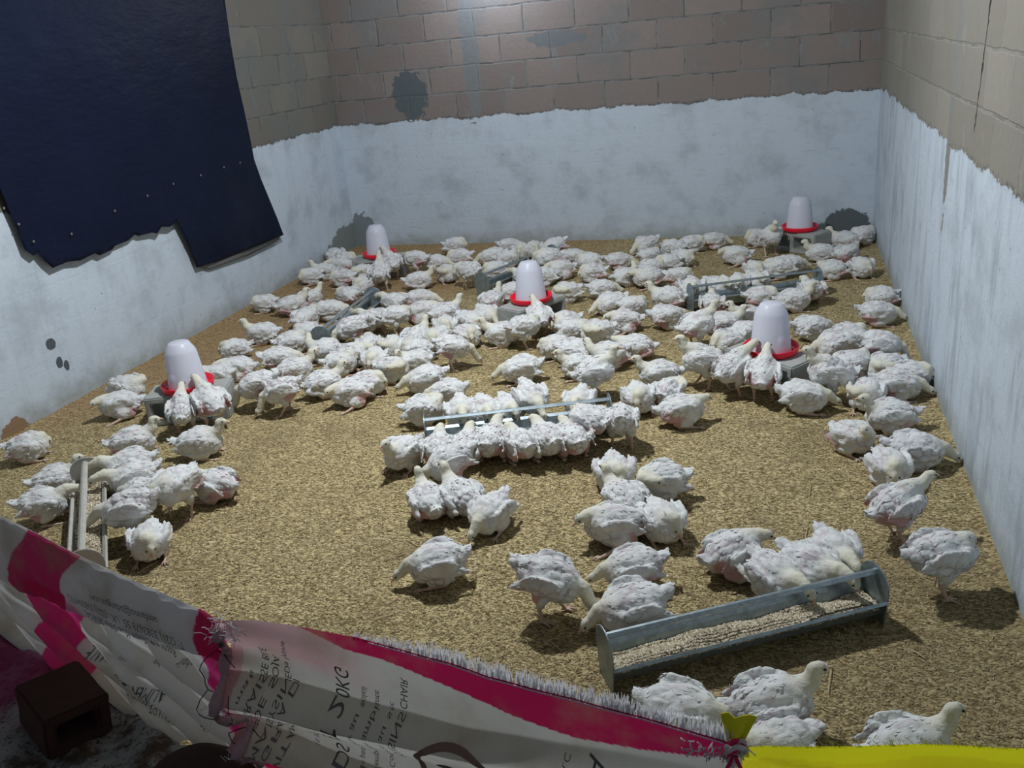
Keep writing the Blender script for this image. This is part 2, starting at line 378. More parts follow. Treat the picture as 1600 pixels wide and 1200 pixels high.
def trough(A, B, label, level=0.052, n_pel=0, dusty=False, tilt=0.0, slack=0.0):
    A = Vector(A); B = Vector(B); d = B - A; Ln = d.length; yaw = math.atan2(d.y, d.x); c = (A + B) / 2; h = Ln / 2
    r = bpy.data.objects.new('feeding_trough', None); link(r); r.location = (c.x, c.y, 0.002); r.rotation_euler = (0, 0, yaw)
    tag(r, label, 'feeding trough', 'galvanised poultry feeding troughs')
    m = m_dust if dusty else m_galv
    prof = [(-.056, .076), (-.066, .080), (-.062, .086), (-.052, .078), (-.032, .026), (.032, .026), (.052, .078), (.062, .086), (.066, .080), (.056, .076)]
    b = MB(); b.prism(shell(prof[1:-1]), -h, h); b.build('pan', m, r)
    for s in (-1, 1):
        b = MB(); arc = [(.064 * math.cos(t), .112 + .060 * math.sin(t)) for t in [math.pi * i / 16 for i in range(17)]]
        pl = [(.050, 0.0)] + arc + [(-.050, 0.0)]; b.prism(pl, s * h - .0014, s * h + .0014)
        rim = [(s * h, a * 1.0, z) for a, z in pl]; b.tube(rim, .0024, 6); b.build('end_plate', m, r)
    b = MB(); br = [(-.013, .150), (-.004, .158), (.004, .158), (.013, .150), (.010, .147), (0, .154), (-.010, .147)]; b.prism(br, -h, h); b.build('anti_perch_bar', m, r)
    # feed heap
    fx, fy = 90, 10; V = []; F = []
    for i in range(fx + 1):
        x = -h + .004 + (2 * h - .008) * i / fx
        for j in range(fy + 1):
            t = j / fy * 2 - 1; z = level + .016 * noise.noise(Vector((x * 9, t, label.__len__()))) + .006 * (1 - t * t)
            z = max(.030, z); wdt = .032 + (z - .026) * .385 - .001; V.append((x, t * wdt, z))
    for i in range(fx):
        for j in range(fy): a = i * (fy + 1) + j; F.append((a, a + fy + 1, a + fy + 2, a + 1))
    F2 = [f[::-1] for f in F]
    fo = mesh_obj('feed_pellets', V, F2, [m_feed, m_pel]); fo.location = r.location; fo.rotation_euler = r.rotation_euler
    tag(fo, 'pale pellets filling ' + TN[label], 'feed', kind='stuff')
    if n_pel:
        pv = []; pf = []
        for _ in range(n_pel):
            i = random.random() * fx * .999; j = random.random() * fy * .999; a = V[int(i) * (fy + 1) + int(j)]
            x = -h + .006 + (2 * h - .012) * i / fx; y = a[1] + random.uniform(-.003, .003); z = a[2] + .0012
            th = random.random() * 6.28; l = random.uniform(.0026, .0042); rr = .0023
            ux, uy = math.cos(th), math.sin(th); q = len(pv)
            for e in (-1, 1):
                for aa in (0, 2.09, 4.19): pv.append((x + ux * l * e - uy * math.cos(aa) * rr, y + uy * l * e + ux * math.cos(aa) * rr, z + math.sin(aa) * rr + .001))
            pf += [(q, q + 1, q + 4, q + 3), (q + 1, q + 2, q + 5, q + 4), (q + 2, q, q + 3, q + 5), (q, q + 2, q + 1), (q + 3, q + 4, q + 5)]
        po = mesh_obj('loose_pellets', pv, pf, m_pel, smooth=False); po.location = r.location; po.rotation_euler = r.rotation_euler
        tag(po, 'single loose pellets on top of the heap in ' + TN[label], 'feed', kind='stuff')
    return r

TL = ['long galvanised feeding trough at front right, nearest the sacks, full of pellets',
      'galvanised feeding trough in the middle of the pen, ringed by feeding chickens',
      'galvanised feeding trough near the right rear drinker, ahead of the back right corner',
      'galvanised feeding trough near the left wall, pointing away from the viewer',
      'galvanised feeding trough behind the centre drinker, nearest the back wall',
      'dusty feeding trough at front left, its near end hidden by the striped sack']
TN = dict(zip(TL, ['the front right trough', 'the middle trough', 'the right rear trough', 'the trough near the left wall', 'the trough nearest the back wall', 'the dusty front left trough']))
trough((-1.09, -5.27), (-.39, -4.86), TL[0], .058, 4200)
trough((-2.11, -3.95), (-1.36, -3.67), TL[1], .034)
trough((-1.18, -1.92), (-.44, -1.58), TL[2], .034)
trough((-3.23, -2.75), (-3.27, -1.92), TL[3], .036)
trough((-2.61, -1.58), (-2.30, -.80), TL[4], .036)
trough((-3.42, -4.49), (-2.89, -5.13), TL[5], .066, 2500, dusty=True)

# ================================================= BLOCKS AND DRINKERS
k = NT('grey_concrete_block', 0.95, 0.15); o = k.obj()
k.color(k.mix(k.noise(o, 90, 4, 0.7), k.mix(k.ramp(k.noise(o, 6, 4), 0.35, 0.7), (0.36, 0.38, 0.36), (0.24, 0.24, 0.22)), (0.42, 0.44, 0.43))); k.bump(k.noise(o, 120, 4, 0.8), 0.6, 0.005); m_block = k.mat

def rough_block(name, mat, dims, wall, web_holes, rot=None):
    """hollow block whose two cores run along local y"""
    L, D, H = dims; b = MB(); n = web_holes
    xs = [-L / 2]; hw = (L - wall * (n + 1)) / n
    for i in range(n): xs += [-L / 2 + wall * (i + 1) + hw * i, -L / 2 + wall * (i + 1) + hw * (i + 1)]
    xs.append(L / 2); zs = [0, wall, H - wall, H]
    bm = bmesh.new()
    g = {}
    for i, x in enumerate(xs):
        for j, z in enumerate(zs):
            for y in (-D / 2, D / 2): g[(i, j, y)] = bm.verts.new((x, y, z))
    for i in range(len(xs) - 1):
        for j in range(3):
            hole = (j == 1 and i % 2 == 1)
            if not hole:
                for y, fl in ((-D / 2, False), (D / 2, True)):
                    q = [g[(i, j, y)], g[(i + 1, j, y)], g[(i + 1, j + 1, y)], g[(i, j + 1, y)]]
                    bm.faces.new(q[::-1] if fl else q)
            else:
                ring = [(i, j), (i + 1, j), (i + 1, j + 1), (i, j + 1)]
                for a in range(4):
                    p, q2 = ring[a], ring[(a + 1) % 4]
                    bm.faces.new([g[(*p, -D / 2)], g[(*q2, -D / 2)], g[(*q2, D / 2)], g[(*p, D / 2)]])
    for i in range(len(xs) - 1):
        bm.faces.new([g[(i, 0, -D / 2)], g[(i, 0, D / 2)], g[(i + 1, 0, D / 2)], g[(i + 1, 0, -D / 2)]])
        bm.faces.new([g[(i, 3, -D / 2)], g[(i + 1, 3, -D / 2)], g[(i + 1, 3, D / 2)], g[(i, 3, D / 2)]])
    for j in range(3):
        bm.faces.new([g[(0, j, -D / 2)], g[(0, j + 1, -D / 2)], g[(0, j + 1, D / 2)], g[(0, j, D / 2)]])
        q = len(xs) - 1; bm.faces.new([g[(q, j, -D / 2)], g[(q, j, D / 2)], g[(q, j + 1, D / 2)], g[(q, j + 1, -D / 2)]])
    bmesh.ops.recalc_face_normals(bm, faces=bm.faces[:])
    eds = [e for e in bm.edges if len(e.link_faces) == 2 and e.calc_face_angle() > 0.5]
    bmesh.ops.bevel(bm, geom=eds, offset=wall * .22, segments=2, affect='EDGES')
    bmesh.ops.triangulate(bm, faces=[f for f in bm.faces if len(f.verts) > 4])
    bmesh.ops.subdivide_edges(bm, edges=[e for e in bm.edges if e.calc_length() > .05], cuts=3, use_grid_fill=True)
    for v in bm.verts: v.co += Vector((noise.noise(v.co * 25), noise.noise(v.co * 25 + Vector((5, 0, 0))), noise.noise(v.co * 25 + Vector((0, 7, 0))))) * .003
    me = bpy.data.meshes.new(name); bm.to_mesh(me); bm.free(); me.materials.append(mat)
    return link(bpy.data.objects.new(name, me))

k = NT('translucent_white_plastic', 0.35, 0.4); k.color((0.84, 0.86, 0.92)); k.trans(0.45, (0.90, 0.91, 0.98)); m_jar = k.mat
k = NT('vitamin_tinted_water', 0.3, 0.3); k.color((0.82, 0.60, 0.76)); m_water = k.mat
m_red = plain('red_plastic', (0.85, 0.012, 0.04), 0.35, 0.4, nscale=8, var=0.08)

def drinker(x, y, z, label, fill=.105):
    r = bpy.data.objects.new('poultry_drinker', None); link(r); r.location = (x, y, z); r.rotation_euler = (0, 0, x)
    tag(r, label, 'drinker', 'bell drinkers with red trays')
    b = MB(); b.lathe([(.001, .004), (.105, .004), (.118, .010), (.122, .034), (.127, .036), (.129, .033), (.124, .008), (.112, 0), (.001, 0)], 56)
    b.build('tray', m_red, r, True)
    b = MB(); b.lathe([(.094, .012), (.096, .016), (.0935, .022), (.076, .190), (.070, .204), (.050, .238), (.046, .241), (.001, .242)], 56)
    b.lathe([(.0925, .013), (.0920, .022), (.0745, .189), (.0685, .202), (.049, .2355), (.001, .2395)], 56); b.build('jar', m_jar, r, True)
    b = MB(); b.lathe([(.001, .010), (.0905, .014), (.0925 - .0175 * (fill - .022) / .168 - .001, fill), (.001, fill)], 48); b.build('water', m_water, r, True)
    return r

WT = [(-3.49, -3.66, 20, 'left wall, nearest the dusty trough'), (-3.65, -.94, 10, ''), (-2.10, -2.18, 61, ''), (-.70, -3.05, 142, ''), (-.535, -.42, 143, '')]
DN = ['left side drinker', 'back left drinker', 'centre drinker', 'right side drinker', 'back right drinker']
DL = ['white drinker with red tray at the left, on a grey block near the wall',
      'white drinker with red tray in the back left corner behind many chickens',
      'white drinker with red tray in the centre of the pen on a hollow block',
      'white drinker with red tray right of centre, two chickens drinking from its near side',
      'white drinker with red tray on a two-holed block in the back right corner']
for (x, y, yaw, _), dn, dlb in zip(WT, DN, DL):
    bo = rough_block('concrete_block', m_block, (.40, .20, .15), .032, 2)
    bo.location = (x, y, 0.0); bo.rotation_euler = (0, 0, math.radians(yaw))
    tag(bo, 'grey hollow concrete block under the ' + dn, 'concrete block', 'concrete blocks under the drinkers')
    drinker(x, y, .152, dlb)

# ================================================= BLACK PLASTIC SHEET OVER THE WINDOW OPENING
k = NT('dark_blue_black_plastic', 0.5, 0.15); fo = k.noise(k.obj(), 3, 3)
k.color(k.mix(fo, (0.003, 0.006, 0.018), (0.005, 0.010, 0.032))); k.bump(k.noise(k.scale(k.obj(), (1, 1, 2.5)), 9, 3), 0.25, 0.02); m_tarp = k.mat
def sheet(name, outline, x0, mat, amp, label=None, parent=None):
    xs = [p[0] for p in outline]; zs = [p[1] for p in outline]; pts = [Vector(p) for p in outline]; n = len(pts)
    edge = [(i, (i + 1) % n) for i in range(n)]
    step = .035; y = min(xs) + step
    while y < max(xs):
        z = min(zs) + step
        while z < max(zs):
            pts.append(Vector((y + random.uniform(-.008, .008), z + random.uniform(-.008, .008)))); z += step
        y += step
    vc, ec, fc, *_ = geometry.delaunay_2d_cdt(pts, edge, [], 1, 1e-5)
    V = []
    zt = max(zs)
    for p in vc:
        q = Vector((p.x, p.y, 0)); free = max(0, min(1, (1.1 - p.y) / .6))
        V.append((x0 + amp * (1.2 * noise.noise(q * 2.1) + .45 * noise.noise(q * 6.0)) * (.35 + free) + .018 * free * (math.sin(p.x * 9) * .5 + .5), p.x, p.y))
    o = mesh_obj(name, V, fc, mat, parent)
    sd = o.modifiers.new('thickness', 'SOLIDIFY'); sd.thickness = .002
    return o
tp = [(-1.40, 2.62), (-1.44, 2.04), (-1.47, 1.78), (-1.475, 1.55), (-1.46, 1.32), (-1.455, 1.12), (-1.45, .99), (-1.40, .84), (-1.35, .68), (-1.31, .53), (-1.28, .41), (-1.55, .405), (-1.80, .415), (-2.1, .42), (-2.35, .44),
      (-2.39, .58), (-2.46, .76), (-2.54, .745), (-2.61, .76), (-2.66, .73), (-2.70, .745), (-2.81, .75), (-2.84, .765), (-2.90, .745), (-3.02, .74), (-3.05, .725), (-3.16, .72), (-3.19, .74), (-3.31, .73), (-3.40, .745), (-3.51, .74), (-3.55, .79), (-3.58, .84), (-3.61, .83), (-3.65, .87),
      (-3.66, .98), (-3.68, 1.10), (-3.71, 1.35), (-3.74, 2.62)]
tarp = sheet('plastic_sheet', tp, -4.268, m_tarp, .016)
tag(tarp, 'large dark blue plastic sheet with ragged lower edge hanging on the left wall', 'plastic sheet')
und = sheet('under_layer', [(-1.32, .50), (-1.30, .385), (-1.36, .375), (-1.75, .365), (-2.20, .385), (-2.30, .43), (-2.30, .52)], -4.287, plain('grey_plastic_film', (0.16, 0.17, 0.17), 0.4), .004, parent=tarp)
b = MB()
for (y, z) in [(-3.72, 1.09), (-3.66, 1.0), (-3.34, .88), (-2.98, .93), (-2.68, .96), (-2.42, .985), (-2.13, .99), (-1.86, 1.0), (-1.66, 1.0), (-3.6, .9)]:
    b.box((-4.262 + .012, y, z), (.004, .011, .011), bev=.001)
b.build('fixing_tabs', plain('pale_fixing_tabs', (0.22, 0.20, 0.18), 0.7), tarp)
# ================================================= CHICKENS
def feather_mat():
    k = NT('white_feathers_and_skin', 0.75, 0.15)
    at = k.n('ShaderNodeAttribute', attribute_name='tint'); o = k.obj()
    oi = k.n('ShaderNodeObjectInfo')
    v = k.n('ShaderNodeVectorMath', operation='ADD'); k.set(v.inputs[0], o); k.set(v.inputs[1], oi.outputs['Random'])
    d = k.noise(v.outputs[0], 22, 4, 0.6)
    c = k.mix(k.math('MULTIPLY', k.ramp(d, 0.48, 0.78), 0.5), at.outputs['Color'], k.mix(0.5, at.outputs['Color'], (0.56, 0.52, 0.48)))
    barb = k.noise(k.scale(o, (26, 90, 60)), 4, 3, 0.7)
    k.color(c)
    k.b.inputs['Sheen Weight'].default_value = 0.1
    k.bump(k.math('ADD', barb, k.math('MULTIPLY', k.noise(o, 70, 3), 0.8)), 0.45, 0.004)
    return k.mat
m_bird = feather_mat()
m_beak = plain('beak_horn', (0.60, 0.38, 0.24), 0.45)
m_eye = plain('dark_eye', (0.01, 0.01, 0.012), 0.15, 0.6)

WHITE = (0.72, 0.74, 0.735); CREAM = (0.70, 0.68, 0.56); PINK = (0.56, 0.33, 0.34); LEG = (0.60, 0.44, 0.36)

def _sphere(nu=14, nv=9):
    V = [(0, 0, 1)]; F = []
    for j in range(1, nv):
        p = math.pi * j / nv
        for i in range(nu):
            t = 2 * math.pi * i / nu; V.append((math.sin(p) * math.cos(t), math.sin(p) * math.sin(t), math.cos(p)))
    V.append((0, 0, -1))
    for i in range(nu): F.append((0, 1 + i, 1 + (i + 1) % nu))
    for j in range(nv - 2):
        for i in range(nu):
            a = 1 + j * nu + i; b = 1 + j * nu + (i + 1) % nu; F.append((a, a + nu, b + nu, b))
    q = 1 + (nv - 2) * nu
    for i in range(nu): F.append((q + i, len(V) - 1, q + (i + 1) % nu))
    return [Vector(v) for v in V], F
SV, SF = _sphere()

class Blob:
    def __init__(s): s.mb = MB(); s.extra = MB(); s.marks = []
    def ell(s, c, r, yaw=0, pitch=0, roll=0):
        R = Matrix.Rotation(yaw, 3, 'Z') @ Matrix.Rotation(-pitch, 3, 'Y') @ Matrix.Rotation(roll, 3, 'X')
        c = Vector(c)
        s.mb.add([R @ Vector((v.x * r[0], v.y * r[1], v.z * r[2])) + c for v in SV], SF)
    def chain(s, pts, rads, n=5):
        for i in range(len(pts) - 1):
            for k in range(n + 1):
                t = k / n; p = Vector(pts[i]).lerp(Vector(pts[i + 1]), t); r = rads[i] + (rads[i + 1] - rads[i]) * t
                s.ell(p, (r, r, r))
        s.chain_pts = pts

def dist_chain(p, pts, rads):
    best = 9
    for i in range(len(pts) - 1):
        a = Vector(pts[i]); d = Vector(pts[i + 1]) - a
        t = max(0, min(1, (p - a).dot(d) / max(d.length_squared, 1e-9)))
        best = min(best, (p - a - d * t).length - (rads[i] + (rads[i + 1] - rads[i]) * t))
    return best

def toes(mb, foot, yaw, spread=0.55, l=0.034, r=0.0034):
    x, y, z = foot
    for a, ll in ((-spread, l * 0.85), (0, l), (spread, l * 0.85), (math.pi, l * 0.45)):
        ca, sa = math.cos(yaw + a), math.sin(yaw + a)
        mb.tube([(x, y, z), (x + ca * ll * .5, y + sa * ll * .5, z + 0.002), (x + ca * ll, y + sa * ll, 0.004)], [r * 1.2, r, r * 0.55], 6)

# neck = list of points from the shoulder to the skull, look = (yaw, pitch) of the face
POSES = {
 'up':   dict(h=0.0, pitch=8, neck=[(.062, 0, .095), (.092, 0, .125), (.098, 0, .158)], look=(0, -5)),
 'turn': dict(h=0.0, pitch=6, neck=[(.060, 0, .095), (.086, .018, .122), (.086, .040, .150)], look=(75, -8)),
 'low':  dict(h=0.0, pitch=-4, neck=[(.060, 0, .088), (.092, 0, .082), (.122, .005, .054)], look=(5, -38)),
 'ball': dict(h=0.0, pitch=2, neck=[(.050, 0, .104), (.066, .014, .110), (.078, .018, .092)], look=(15, -60)),
 'back': dict(h=0.0, pitch=3, neck=[(.055, 0, .095), (.070, .040, .108), (.035, .068, .108)], look=(165, -22)),
 'leg':  dict(h=0.0, pitch=10, neck=[(.058, 0, .095), (.085, .010, .112), (.100, .020, .112)], look=(25, -25), side=True, pink=1),
 'feed': dict(h=0.018, pitch=-2, neck=[(.060, 0, .098), (.098, 0, .118), (.138, 0, .112)], look=(0, -48)),
 'stand': dict(h=0.068, pitch=16, neck=[(.060, 0, .110), (.084, 0, .145), (.092, 0, .182)], look=(0, -5), st=True),
 'drink': dict(h=0.068, pitch=20, neck=[(.058, 0, .110), (.082, 0, .140), (.122, 0, .158)], look=(0, -24), st=True),
 'peck': dict(h=0.062, pitch=-12, neck=[(.062, 0, .078), (.100, 0, .055), (.128, .006, -.012)], look=(5, -55), st=True, pink=1),
 'tuck': dict(h=0.066, pitch=6, neck=[(.058, 0, .098), (.082, .020, .100), (.088, .030, .072)], look=(40, -65), st=True),
 'feedst': dict(h=0.060, pitch=-10, neck=[(.062, 0, .090), (.102, 0, .080), (.142, 0, .045)], look=(0, -45), st=True),
 'standleg': dict(h=0.066, pitch=18, neck=[(.060, 0, .110), (.086, 0, .135), (.108, 0, .160)], look=(0, -10), st=True, pink=2),
}

def make_bird(pose, mirror=False, seed=0):
    P = POSES[pose]; rnd = random.Random(seed * 31 + sum(map(ord, pose)))
    B = Blob(); h = P['h']; pit = math.radians(P['pitch']); st = P.get('st', False)
    piv = Vector((0, 0, .07))
    def T(p):
        q = Vector(p) - piv; q = Matrix.Rotation(-pit, 3, 'Y') @ q + piv; q.z += h; return q
    def E(c, r, yaw=0, pitch=0, roll=0): B.ell(T(c), r, yaw, pitch + pit, roll)
    fat = 1.0 + rnd.uniform(-.04, .05)
    rk = .90 if pose in ('ball', 'back', 'turn') else 1.0
    E((0, 0, .074), (.084 * rk, .066 * fat, .066)); E((.040 * rk, 0, .070), (.056, .061 * fat, .060)); E((-.048 * rk, 0, .079), (.054 * rk, .053 * fat, .054))
    tp = math.radians(rnd.uniform(20, 40)); tx = -.098 * (.88 if pose in ('ball', 'back', 'turn') else 1.0)
    E((tx, 0, .094), (.030, .026, .018), 0, -tp)
    for a in (-.35, -.12, .12, .35):
        B.ell(T((tx - .012, a * .050, .104 + .003 * math.cos(a * 6))), (.022, .0085, .0045), math.pi - a * -1.0, -(tp * 1.1) * -1 + 0.0)
    for s in (-1, 1):
        droop = math.radians(rnd.uniform(-14, -4)); off = rnd.uniform(-.004, .004)
        E((-.004, s * (.062 * fat + .003), .088 + off), (.064 * rk, .014, .036), -s * .10, -droop * 1.0 * -1, s * -.18)
        E((.040, s * (.050 * fat), .082 + off), (.026, .016, .028), 0, 0)
        # rows of long wing feathers ending toward the tail
        for q in range(6):
            t = q / 5
            E((-.030 - .030 * (1 - t), s * (.062 * fat + .007 - .010 * t), (.064 + off + .038 * t)), (.046 - .010 * t, .0055, .0075), s * (math.pi + .13), math.radians(8 + 6 * t) , 0)
        for q in range(5):
            t = q / 4
            E((.000 + .012 * math.sin(q), s * (.070 * fat + .003 - .007 * t), (.070 + off + .032 * t)), (.026, .0045, .0075), s * (math.pi + .05), math.radians(6), 0)
    # thighs and shanks
    legs = []
    for s in (-1, 1):
        if st:
            fx = .012 + (0.022 * s if pose in ('peck', 'stand', 'feedst') else .008 * s)
            hip = T((-.008, s * .036, .048)); hock = Vector((-.022 + fx * .4, s * .038, .058))
            foot = Vector((fx - .004, s * .040, .007))
            if pose == 'tuck' and s == 1: hock = Vector((-.012, s * .034, .070)); foot = Vector((.012, s * .034, .052))
            B.chain([hip, (hip + hock) / 2 + Vector((.006, s * .002, 0)), hock], [.030, .021, .0095], 4)
            B.chain([hock, foot], [.0078, .0062], 6); legs.append(([hock, foot], [.0078, .0062]))
            if not (pose == 'tuck' and s == 1): toes(B.extra, foot, rnd.uniform(-.3, .3))
            else: toes(B.extra, foot, 0, .2, .016)
        else:
            E((-.002, s * .046, .042), (.050, .022, .034))
            if P.get('side') and s == 1:
                hock = Vector((-.005, .078, .022)); foot = Vector((.052, .100, .008))
                B.ell((-.025, .060, .042), (.048, .030, .036), .35)
            else:
                hock = Vector((-.020, s * .048, .012)); foot = Vector((.058, s * .050, .007))
            B.chain([hock, foot], [.0085, .006], 7); legs.append(([hock, foot], [.0085, .006])); toes(B.extra, foot, s * .15, .5, .030)
    # neck and head
    nk = [Vector(p) for p in P['neck']]
    nk = [T(nk[0])] + [Vector((p.x, p.y, p.z + h)) for p in nk[1:]]
    base = nk[0] - Vector((.022, 0, .012))
    B.chain([base, nk[0], nk[1], nk[2]], [.042, .033, .0225, .0170], 5)
    ly, lp = math.radians(P['look'][0]), math.radians(P['look'][1])
    HR = Matrix.Rotation(ly, 3, 'Z') @ Matrix.Rotation(-lp, 3, 'Y')
    hc = nk[2] + HR @ Vector((.010, 0, .003))
    B.ell(hc, (.0215, .0155, .0165), ly, lp); B.ell(hc + HR @ Vector((.012, 0, -.003)), (.0125, .0105, .011), ly, lp)
    src = B.mb.build('tmp_src', m_bird)
    md = src.modifiers.new('r', 'REMESH'); md.mode = 'VOXEL'; md.voxel_size = 0.0041; md.use_smooth_shade = True
    sm = src.modifiers.new('s', 'SMOOTH'); sm.factor = 0.5; sm.iterations = 2
    dg = bpy.context.evaluated_depsgraph_get(); ev = src.evaluated_get(dg); me = ev.to_mesh()
    nv = len(me.vertices); co = np.empty(nv * 3, np.float32); me.vertices.foreach_get('co', co); co = co.reshape(-1, 3)
    no = np.empty(nv * 3, np.float32); me.vertices.foreach_get('normal', no); no = no.reshape(-1, 3)
    F = [tuple(p.vertices) for p in me.polygons]; ev.to_mesh_clear()
    bpy.data.objects.remove(src, do_unlink=True)
    V = []; C = []
    pk = P.get('pink', 0) + (1 if seed % 3 != 1 else 0)
    for p, nn in zip(co, no):
        p = Vector(p); nn = Vector(nn)
        dl = min(dist_chain(p, *l) for l in legs); dh = min((p - hc).length - .020, dist_chain(p, nk[1:], [.0225, .0170]))
        dn = dist_chain(p, nk, [.033, .0225, .0170])
        ax = Vector((p.x * 16, p.y * 30, p.z * 30 + seed * 7))
        if dl < .0035: col = LEG; amp = 0.0006
        elif dh < .004: col = CREAM; amp = 0; p = p + nn * (.0016 * noise.noise(p * 60) + .0012 * noise.noise(p * 160))
        else:
            # overlapping feather tufts
            d = noise.voronoi(Vector((p.x * 24 + seed, p.y * 36, p.z * 36)))[0]
            amp = 0; tuft = (0.5 - d[0]) * .0058 + .0055 * noise.noise(ax) + .0022 * noise.noise(ax * 2.7)
            k = min(1, max(0, (dn - 0.0) / .02)); p = p + nn * tuft * (.35 + .65 * k)
            col = tuple(a + (b - a) * (1 - k) * .6 for a, b in zip(WHITE, CREAM))
            # purple-grey crease shade painted into the tint along the partings between tufts
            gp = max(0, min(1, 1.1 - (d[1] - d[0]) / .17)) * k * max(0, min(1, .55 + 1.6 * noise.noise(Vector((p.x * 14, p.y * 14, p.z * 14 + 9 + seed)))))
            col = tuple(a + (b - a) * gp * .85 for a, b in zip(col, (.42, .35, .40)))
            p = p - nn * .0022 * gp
            # bare pink flank between wing and tail
            if pk:
                q = (Vector((p.x + .052, (abs(p.y) - .045) * 1.1, (p.z - .048 - h) * 1.25))).length + .016 * noise.noise(Vector((p.x * 40, p.y * 40, p.z * 40 + seed)))
                f = max(0, min(1, (.045 + .006 * pk - q) / .012)); col = tuple(a + (b - a) * f * .95 for a, b in zip(col, PINK))
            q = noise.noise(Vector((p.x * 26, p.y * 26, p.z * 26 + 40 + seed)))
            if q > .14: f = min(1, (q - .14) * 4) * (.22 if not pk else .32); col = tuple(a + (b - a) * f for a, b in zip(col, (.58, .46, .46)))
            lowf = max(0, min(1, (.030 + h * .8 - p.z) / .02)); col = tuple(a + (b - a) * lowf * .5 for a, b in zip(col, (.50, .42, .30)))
        if amp: p = p + nn * amp * noise.noise(p * 300)
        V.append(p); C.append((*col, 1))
    nb = len(V)
    for v in B.extra.v: V.append(Vector(v)); C.append((*LEG, 1))
    F += [tuple(i + nb for i in f) for f in B.extra.f]
    # soft feather ends lifting off the body, part of the same skin
    rr = random.Random(seed + 5)
    for _ in range(420):
        i = rr.randrange(nb); p = V[i]
        if C[i][2] < .5 or C[i][0] < .62 or dist_chain(p, nk[1:], [.0225, .0170]) < .008 or p.z < .02: continue
        nn = Vector(no[i]); bk = Vector((-1, 0, -.25)); bk = (bk - nn * bk.dot(nn))
        if bk.length < .2: continue
        bk.normalize(); sd = nn.cross(bk); l = rr.uniform(.009, .016); wd = l * .30; lift = nn * rr.uniform(.0008, .0028)
        b0 = len(V); V += [p - bk * .003, p + bk * l * .5 + sd * wd + lift * .5, p + bk * l + lift, p + bk * l * .5 - sd * wd + lift * .5]
        C += [(*WHITE, 1)] * 4; F.append((b0, b0 + 1, b0 + 2, b0 + 3))
    head = (hc, HR)
    if mirror:
        V = [Vector((v.x, -v.y, v.z)) for v in V]; F = [f[::-1] for f in F]
        MX = Matrix.Diagonal((1, -1, 1)); head = (MX @ hc, MX @ HR @ MX)
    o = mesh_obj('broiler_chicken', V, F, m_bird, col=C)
    hc, HR = head
    # face: beak and eyes
    bb = MB(); bv = []
    for t, r, z in ((0, .0062, 0), (.35, .0052, .0006), (.7, .0032, -.0006), (1, .0006, -.0038)):
        for k in range(8):
            a = 2 * math.pi * k / 8; bv.append(hc + HR @ Vector((.0215 + .017 * t, math.cos(a) * r, -.002 + z + math.sin(a) * r * .85)))
    bf = [(i * 8 + k, i * 8 + (k + 1) % 8, (i + 1) * 8 + (k + 1) % 8, (i + 1) * 8 + k) for i in range(3) for k in range(8)] + [tuple(range(24, 32))]
    bb.add(bv, bf); bb.build('beak', m_beak, o, True)
    for s in (-1, 1):
        eb = MB(); c = hc + HR @ Vector((.0085, s * .0150, .0045))
        eb.add([Vector((v.x * .0036, v.y * .0030, v.z * .0036)) + c for v in SV], SF); eb.build('eye', m_eye, o, True)
    return o

def dup(o, loc, rz, sc, parts=True):
    c = o.copy(); COL.objects.link(c); c.location = loc; c.rotation_euler = (0, 0, rz); c.scale = (sc, sc, sc)
    if parts:
        for ch in list(o.children):
            d = ch.copy(); COL.objects.link(d); d.parent = c
    return c

PROTO = {}
def bird_proto(pose, variant):
    key = (pose, variant)
    if key not in PROTO: PROTO[key] = [make_bird(pose, variant % 2 == 1, variant + 1), False]
    return PROTO[key]

NVAR = {'ball': 5, 'low': 4, 'up': 4, 'feed': 3, 'back': 2, 'leg': 3, 'stand': 2, 'drink': 2, 'peck': 2, 'tuck': 2, 'turn': 2, 'feedst': 1, 'standleg': 1}
def place_birds(rows, only=None):
    cnt = {}
    for (x, y, deg, pose, label) in rows:
        v = cnt.get(pose, 0); cnt[pose] = v + 1
        pr = bird_proto(pose, v % NVAR[pose]); sc = 1.0 + 0.05 * math.sin(v * 2.3 + x * 5)
        loc = (x, y, ground_h(x, y) - 0.002); rz = math.radians(deg)
        if not pr[1]:
            o = pr[0]; o.location = loc; o.rotation_euler = (0, 0, rz); o.scale = (sc,) * 3; pr[1] = True
        else: o = dup(pr[0], loc, rz, sc, parts=(y < -1.2))
        tag(o, label, 'chicken', 'white broiler chickens in the pen')
# ================================================= SACK BARRIER
def inside(u, z, poly):
    c = False; n = len(poly); j = n - 1
    for i in range(n):
        a, b = poly[i], poly[j]
        if (a[1] > z) != (b[1] > z) and u < (b[0] - a[0]) * (z - a[1]) / (b[1] - a[1]) + a[0]: c = not c
        j = i
    return c
def interp(x, pts):
    if x <= pts[0][0]: return pts[0][1]
    for (a, b), (c, d) in zip(pts, pts[1:]):
        if x <= c: t = (x - a) / (c - a); return b + (d - b) * t
    return pts[-1][1]

class Cloth:
    """cloth hanging from A to B; surface point for (u = metres along, z = height, layer offset)"""
    def __init__(s, A, B, off): s.A = Vector((*A, 0)); s.t = (Vector((*B, 0)) - s.A).normalized(); s.n = Vector((s.t.y, -s.t.x, 0)); s.off = off; s.L = (Vector((*B, 0)) - s.A).length
    def P(s, u, z, e=0.0): return s.A + s.t * u + s.n * (s.off(u, z) + e) + Vector((0, 0, z))

